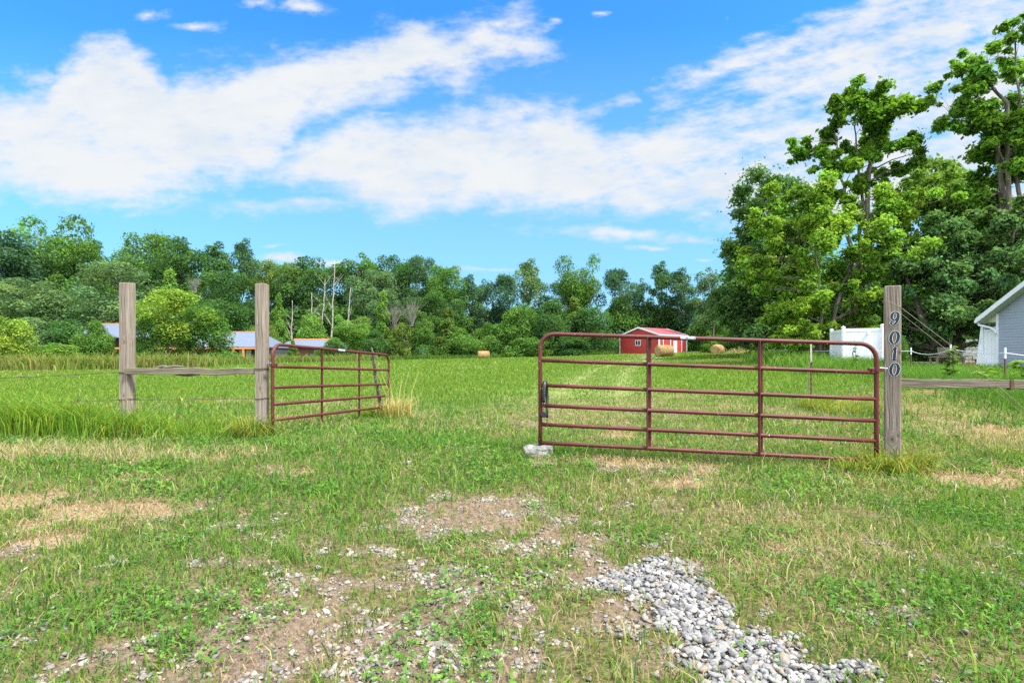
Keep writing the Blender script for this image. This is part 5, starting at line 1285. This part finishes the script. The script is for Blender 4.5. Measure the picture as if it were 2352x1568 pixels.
bough_tree('yellow green leafy tree in front of the two bare stems', 30.5, 1890, [
    (1800, 470, 46), (1850, 445, 40), (1905, 530, 48), (1840, 530, 50), (1790, 545, 44), (1760, 590, 40), (1830, 600, 52), (1890, 610, 52), (1950, 570, 40), (1985, 620, 46), (1940, 660, 50), (1870, 680, 52), (1810, 670, 46), (1770, 660, 34),
    (1840, 730, 42), (1900, 740, 46), (1960, 720, 40), (1820, 765, 34), (1880, 780, 34), (2010, 680, 34), (1930, 770, 36), (2060, 455, 46), (2100, 470, 40), (2030, 540, 44), (1790, 715, 30), (1850, 700, 40), (1905, 470, 40), (1950, 500, 40), (1990, 545, 40), (2020, 585, 40), (2045, 500, 36), (1745, 640, 30), (1795, 760, 36), (1840, 795, 34), (1920, 800, 34), (1970, 770, 34), (2010, 740, 34), (1720, 600, 26), (1780, 510, 40)], 46000, .10, (.175, .315, .045), .14,
    [[(1890, 815, 0), (1885, 740, .1), (1880, 650, .1), (1870, 560, 0), (1850, 480, 0)], [(1900, 800, .2), (1930, 700, .3), (1970, 600, .4), (2040, 490, .4)]], 32, 2.0, fat=1.1)
bough_tree('big dark maple standing left of the yellow green tree', 50, 1768, [
    (1760, 440, 42), (1800, 450, 44), (1730, 480, 36), (1700, 520, 34), (1750, 530, 50), (1800, 540, 50), (1690, 570, 34), (1740, 600, 52), (1800, 620, 52), (1685, 620, 34), (1675, 660, 32), (1720, 670, 52), (1780, 690, 54), (1840, 680, 48), (1704, 712, 30),
    (1740, 740, 52), (1800, 760, 50), (1665, 700, 26), (1745, 762, 28), (1770, 785, 36), (1830, 770, 42), (1840, 480, 36), (1850, 560, 44), (1672, 722, 16), (1860, 790, 30)], 40000, .15, (.072, .15, .052), .30,
    [[(1768, 822, 0), (1768, 700, 0), (1770, 600, 0), (1768, 520, 0), (1765, 450, 0)], [(1768, 760, 0), (1800, 650, .4), (1815, 540, .4)]], 33, 2.6, fat=1.55)
bough_tree('rounded olive topped tree behind, right of the open crowned tree', 44, 2150, [
    (2160, 375, 40), (2120, 400, 40), (2195, 400, 40), (2220, 440, 36), (2150, 440, 52), (2100, 450, 40), (2190, 480, 52), (2120, 510, 52), (2230, 510, 46), (2170, 560, 56), (2100, 590, 50), (2240, 590, 52), (2060, 620, 44), (2160, 650, 56), (2240, 670, 50)], 26000, .16, (.115, .215, .045), .26,
    [[(2150, 815, 0), (2152, 650, 0), (2150, 500, 0), (2155, 390, 0)]], 34, 2.4, fat=1.5)
bough_tree('glossy dark leaved tree right behind the numbered post', 29, 2170, [
    (2150, 530, 40), (2200, 540, 44), (2250, 560, 44), (2110, 570, 42), (2170, 590, 50), (2230, 600, 50), (2290, 590, 40), (2080, 620, 42), (2130, 640, 52), (2200, 650, 54), (2270, 645, 50), (2060, 670, 38), (2110, 700, 50), (2180, 710, 54), (2250, 700, 50),
    (2310, 660, 40), (2075, 740, 40), (2140, 750, 46), (2210, 760, 44), (2280, 745, 36), (2050, 775, 30), (2120, 790, 30), (2180, 795, 30), (2320, 540, 36)], 44000, .095, (.10, .20, .075), .24,
    [[(2172, 850, 0), (2170, 760, 0), (2165, 680, 0), (2180, 600, 0), (2200, 540, 0)], [(2172, 790, 0), (2220, 700, -.3), (2260, 620, -.3)], [(2172, 780, 0), (2110, 690, .3), (2090, 630, .3)]], 35, 2.2, fat=1.35)
bough_tree('tallest tree at right edge, its top near the top of the picture', 30, 2345, [
    (2330, 45, 26), (2300, 85, 34), (2335, 105, 34), (2265, 125, 32), (2230, 135, 26), (2300, 150, 40), (2215, 165, 24), (2340, 170, 40), (2195, 200, 30), (2250, 190, 36), (2185, 240, 28), (2225, 255, 34), (2285, 220, 40), (2340, 245, 46), (2190, 285, 26), (2235, 300, 32),
    (2290, 300, 44), (2350, 320, 50), (2250, 345, 32), (2310, 375, 46), (2370, 400, 50), (2275, 420, 40), (2330, 460, 50), (2390, 260, 50), (2400, 150, 40), (2390, 480, 50), (2280, 500, 36), (2340, 530, 46), (2400, 340, 50)], 20000, .135, (.105, .23, .035), .17,
    [[(2350, 850, 0), (2348, 700, 0), (2345, 560, 0), (2338, 420, 0), (2336, 330, 0), (2335, 200, 0), (2330, 70, 0)], [(2338, 390, 0), (2300, 320, .3), (2250, 280, .3), (2205, 270, .3)], [(2336, 330, 0), (2300, 240, -.3), (2250, 180, -.3)], [(2340, 470, 0), (2300, 440, .2), (2260, 460, .2)]], 36, 1.8, fat=1.15)
bough_tree('shaded tree with dead twiggy boughs above the grey house roof', 27.5, 2330, [
    (2300, 560, 40), (2345, 580, 46), (2390, 560, 50), (2310, 640, 38), (2350, 640, 40), (2400, 640, 40), (2290, 690, 32), (2335, 480, 36), (2380, 500, 40), (2265, 720, 28), (2235, 760, 26)], 14000, .11, (.08, .155, .05), .2, [[(2335, 845, .8), (2330, 700, .6), (2330, 560, .3), (2345, 480, 0)]], 37, 1.6)
tree('light green sapling rising behind the vinyl fence', 'cone1', 2010, 722, 40, 27.6, LG); tree('leafy bush against right side of the numbered post', 'shrub0', 2062, 770, 26, 24, MG, cat='shrub')
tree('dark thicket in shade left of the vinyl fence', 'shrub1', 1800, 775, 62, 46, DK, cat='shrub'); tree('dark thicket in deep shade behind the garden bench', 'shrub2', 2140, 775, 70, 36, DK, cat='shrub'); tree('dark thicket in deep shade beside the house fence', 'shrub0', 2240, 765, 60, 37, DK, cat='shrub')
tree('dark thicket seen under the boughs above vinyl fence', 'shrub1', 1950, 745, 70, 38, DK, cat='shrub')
tree('far green bush between dark maple and the lane', 'shrub2', 1775, 785, 42, 84, DK, cat='shrub')

# ------------------------------------------------------------------ tall grass and weeds
def tall(x, y, hh, w, cols, p, lean=(.28, .2), droop=.5, tipc=1.2):
    n = len(x); return blades(x, y, hh * rng.uniform(.5, 1.2, n), w * rng.uniform(.6, 1.4, n), np.abs(rng.normal(lean[0], lean[1], n)), rng.uniform(0, 6.28, n), pick(n, cols, p), droop=droop, tipc=tipc)
TG = [(.105, .215, .025), (.15, .26, .03), (.23, .28, .035), (.075, .165, .028)]; TP = (4, 3, 2, 2)
def strip(pts, wdt, n):
    pts = np.array(pts, float); seg = np.linalg.norm(np.diff(pts, axis=0), axis=1); cum = np.r_[0, np.cumsum(seg)]; s = rng.uniform(0, cum[-1], n)
    x = np.interp(s, cum, pts[:, 0]); y = np.interp(s, cum, pts[:, 1]); return x + rng.normal(0, wdt, n), y + rng.normal(0, wdt, n)
def seedheads(x, y, h, col, k=14, s=.012):
    V = []; C = []
    for i in range(len(x)):
        z = float(gh(x[i], y[i])) + h[i]
        for _ in range(k):
            d = rng.normal(size=3) * .03; p = np.array((x[i], y[i], z)) + d; a = rng.normal(size=3) * s; b = rng.normal(size=3) * s * .6; V += [p - a, p + b, p + a, p - b]; c = np.array(col) * rng.uniform(.7, 1.3); C += [c] * 4
    V = np.array(V, np.float32); return V, np.arange(len(V) // 4)[:, None] * 4 + np.arange(4)[None], np.array(C)
def tall_grass():
    parts = []
    x, y = strip([(-13, 8.4), (-7.5, 7.55), (-5.5, 7.3), (-4.6, 7.25), (-3.8, 7.2)],   .17, 9500); e = np.clip((-x - 3.4) / 2.2, .35, 1.15); n = len(x)
    k = rng.random(n) < np.where(x > -5.0, .45, 1); x, y, e = x[k], y[k], e[k]
    parts.append(tall(x, y, .52 * e, .010, TG, TP))
    x, y = strip([(-13, 8.9), (-7.5, 8.0), (-5.5, 7.7), (-3.8, 7.6)], .25, 3000); parts.append(tall(x, y, .33, .010, TG, TP))
    sx, sy = strip([(-12, 8.2), (-7.5, 7.6), (-4.0, 7.4)], .2, 60); sh = rng.uniform(.42, .68, 60); parts.append(blades(sx, sy, sh, np.full(60, .004), np.full(60, .08), rng.uniform(0, 6.28, 60), pick(60, TG, TP), droop=.05))
    parts.append(seedheads(sx, sy, sh * .98, (.36, .33, .05), 9, .008))
    stuff('tall_grass', parts, 'tall green grass with yellow seed heads along the left fence', 'tall grass')
    parts = []
    x, y = strip([(9.4, 6.5), (8.6, 8.0), (9.5, 10), (10.9, 12.6), (12.2, 15.6)], .35, 6000); k = x > 5.2; x, y = x[k], y[k]; parts.append(tall(x, y, .24 + .16 * np.clip((x - 6.5) / 4, 0, 1), .012, [(.07, .165, .028), (.1, .2, .03), (.055, .13, .03)], (3, 2, 2)))
    x, y = strip([(10.5, 7.2), (10.2, 8.6), (11.2, 11), (12.6, 14), (14, 17)], .8, 9000); parts.append(tall(x, y, .40, .014, [(.085, .185, .03), (.12, .225, .035), (.065, .15, .03)], (3, 2, 2)))
    x, y = strip([(12.6, 16.4), (14.5, 18.8), (17, 20.5), (20.5, 21)], 1.0, 6500); parts.append(tall(x, y, .42, .02, [(.085, .185, .03), (.12, .225, .035), (.065, .15, .03)], (3, 2, 2)))
    x, y = strip([(11.6, 20), (14.6, 23.2), (16.2, 25.2), (17.4, 25.0)], .5, 3800); parts.append(tall(x, y, .62, .022, [(.09, .19, .03), (.13, .23, .035), (.065, .15, .03)], (3, 2, 2)))
    x, y = strip([(13.0, 24), (15.5, 28), (16.4, 31), (19, 39), (23, 48)], .8, 6000); parts.append(tall(x, y, .8, .032, [(.1, .2, .035), (.14, .24, .04), (.07, .16, .03)], (3, 2, 2)))
    stuff('weeds', parts, 'rank dark green weeds along the right hand fence line and yard', 'weeds')
    parts = []
    x, y = strip([(-60, 52), (-44, 47.5), (-36, 47), (-30, 52)], 1.1, 9000); parts.append(tall(x, y, 1.5, .07, [(.14, .19, .04), (.11, .175, .035), (.21, .2, .07), (.26, .21, .09)], (3, 3, 2, 1)))
    x, y = strip([(-34, 58), (-33, 66), (-27, 72), (-20, 78)], 1.2, 3500); parts.append(tall(x, y, 1.2, .07, [(.13, .19, .04), (.1, .165, .035), (.2, .2, .07)], (3, 3, 2)))
    x, y = strip([(-20, 82), (-12, 89), (-2, 95), (8, 96), (17, 92)], .8, 3500); parts.append(tall(x, y, .9, .09, [(.09, .15, .03), (.06, .12, .03)], (1, 1)))
    stuff('tall_reeds', parts, 'band of tall wild grass along the far left edge of the field', 'tall grass')
tall_grass()
def tuft(label, px, py, n, hh, rad, cols, p, w=.009, lean=(.5, .3), droop=.8, name='grass_tuft', cat='grass tuft', flip=None):
    x0, y0 = GPX(px, py) if flip is None else flip; a = rng.uniform(0, 6.28, n); r = rad * np.sqrt(rng.random(n)); x = x0 + r * np.cos(a); y = y0 + r * np.sin(a)
    V, F, C = blades(x, y, hh * rng.uniform(.5, 1.2, n), w * rng.uniform(.6, 1.4, n), np.abs(rng.normal(lean[0], lean[1], n)), a + rng.normal(0, .7, n), pick(n, cols, p), droop=droop)
    o = link(name, np_mesh(name, V - np.array((x0, y0, g1(x0, y0)), np.float32), F, C), M_GRASS); o.location = (x0, y0, g1(x0, y0)); tag(o, label, cat, 'clumps of long grass left by the mower'); return o
YT = [(.19, .24, .04), (.27, .27, .06), (.12, .2, .035), (.36, .29, .09)]
tuft('long yellowing grass spilling round the foot of the numbered post', 2050, 1068, 700, .36, .30, YT, (3, 2, 3, 1), flip=(4.12, 5.72)); tuft('long grass hiding the hinge end of the right gate', 1990, 1070, 300, .26, .22, YT, (2, 1, 4, 1), flip=(3.72, 5.72))
tuft('coarse bright tuft of grass at foot of the hinge post', 590, 1015, 420, .42, .20, YT, (4, 2, 4, .6), flip=(-3.55, 7.28)); tuft('coarse tuft of grass at foot of the leftmost post', 300, 1005, 360, .40, .2, YT, (3, 2, 5, .6), flip=(-5.25, 7.3))
tuft('dried reddish tuft at foot of the steel lane post', 1868, 945, 420, .42, .28, YT, (3, 3, 3, 1), flip=(LPX + .05, LPY - .1)); tuft('combed over long grass beside the steel lane post', 1890, 965, 700, .34, .55, YT, (2, 2, 4, 1), flip=(LPX + .3, LPY - .7))
tuft('dry golden grass at free end of the left gate', 905, 960, 500, .5, .35, [(.4, .34, .12), (.3, .29, .08), (.5, .4, .2)], (2, 2, 1), flip=(-2.4, 10.8), lean=(.3, .2)); tuft('dark grass beneath the free end of the left gate', 870, 965, 300, .3, .3, TG, TP, flip=(-2.8, 10.7))
tuft('tall pale seed stalks right of the open left gate', 925, 955, 26, .95, .3, [(.5, .42, .2), (.42, .36, .16)], (1, 1), .012, (.12, .08), .25, flip=(-2.2, 10.6))
def burdock(label, px, py, d, h, seed, n=46, sz=.16, colr=(.10, .20, .035)):
    x = (px - CX) / FPX * d; z = g1(x, d); t = thing('weed_plant', label, 'weed', (x, d, z)); g = np.random.default_rng(seed); b = MB(); b.tube([(0, 0, -.05), (.02, 0, h * .5), (0, .02, h)], [.014, .011, .004], 6); b.build('stem', M_LEAFSTEM, t)
    zz = h * g.uniform(.15, 1.05, n); a = g.uniform(0, 6.28, n); ln = sz * (1.25 - .7 * zz / h) * g.uniform(.7, 1.3, n); e = np.c_[np.cos(a), np.sin(a), g.uniform(-.15, .7, n)]; pr = np.c_[-np.sin(a), np.cos(a), np.zeros(n)]; p = np.c_[np.zeros(n), np.zeros(n), zz]
    V = np.stack([p, p + e * (ln * .5)[:, None] + pr * (ln * .26)[:, None], p + e * ln[:, None] - np.c_[np.zeros((n, 2)), ln * .35], p + e * (ln * .5)[:, None] - pr * (ln * .26)[:, None]], 1).reshape(-1, 3)
    o = link('leaves', np_mesh('leaves', V, np.arange(n)[:, None] * 4 + np.arange(4)[None], np.repeat(pick(n, [colr, tuple(k * .75 for k in colr), tuple(k * 1.3 for k in colr)], (2, 1, 1)), 4, 0)), M_GRASS, t); return t
M_LEAFSTEM = plain('green_stem', (.1, .15, .04), .7, 0, .2, 10)
burdock('leafy upright weed standing before the rope fence right of the numbered post', 2188, 850, 14.5, 1.0, 1, 90, .24); burdock('broad bright weed near the foot of the grey house stake', 2262, 860, 13.5, .55, 2, 20, .3, (.15, .26, .04))
burdock('dark thin climbing weed before the vinyl fence', 1965, 850, 21, 1.25, 3, 60, .16, (.06, .13, .03)); burdock('broad leaved weed at the right edge behind the board rail', 2345, 850, 12, .7, 4, 26, .36, (.13, .24, .04))
def brush():
    x, y = GPX(1745, 812); d = 74; x = (1745 - CX) / FPX * d; z = g1(x, d); n = 900; g = np.random.default_rng(8); p = g.normal(size=(n, 3)) * np.array([1.9, 1.0, .35]); p[:, 2] = np.abs(p[:, 2]); a = g.normal(size=(n, 3)) * .35; b = g.normal(size=(n, 3)) * .03
    V = np.stack([p - a, p + b, p + a, p - b], 1).reshape(-1, 3); o = link('brush_pile', np_mesh('brush_pile', V, np.arange(n)[:, None] * 4 + np.arange(4)[None], np.repeat(pick(n, [(.34, .28, .15), (.25, .2, .1), (.3, .32, .1)], (2, 2, 1)), 4, 0)), M_GRASS); o.location = (x, d, z); tag(o, 'low pile of dry brush at the end of the mown lane', 'brush pile')
brush()
for o in bpy.data.objects:
    if o.type == 'MESH' and o.data.materials and o.data.materials[0] == M_GRASS: o.color = (1, 1, 1, 1)
bpy.data.objects['woodland'].color = (1, 1, 1, 1)
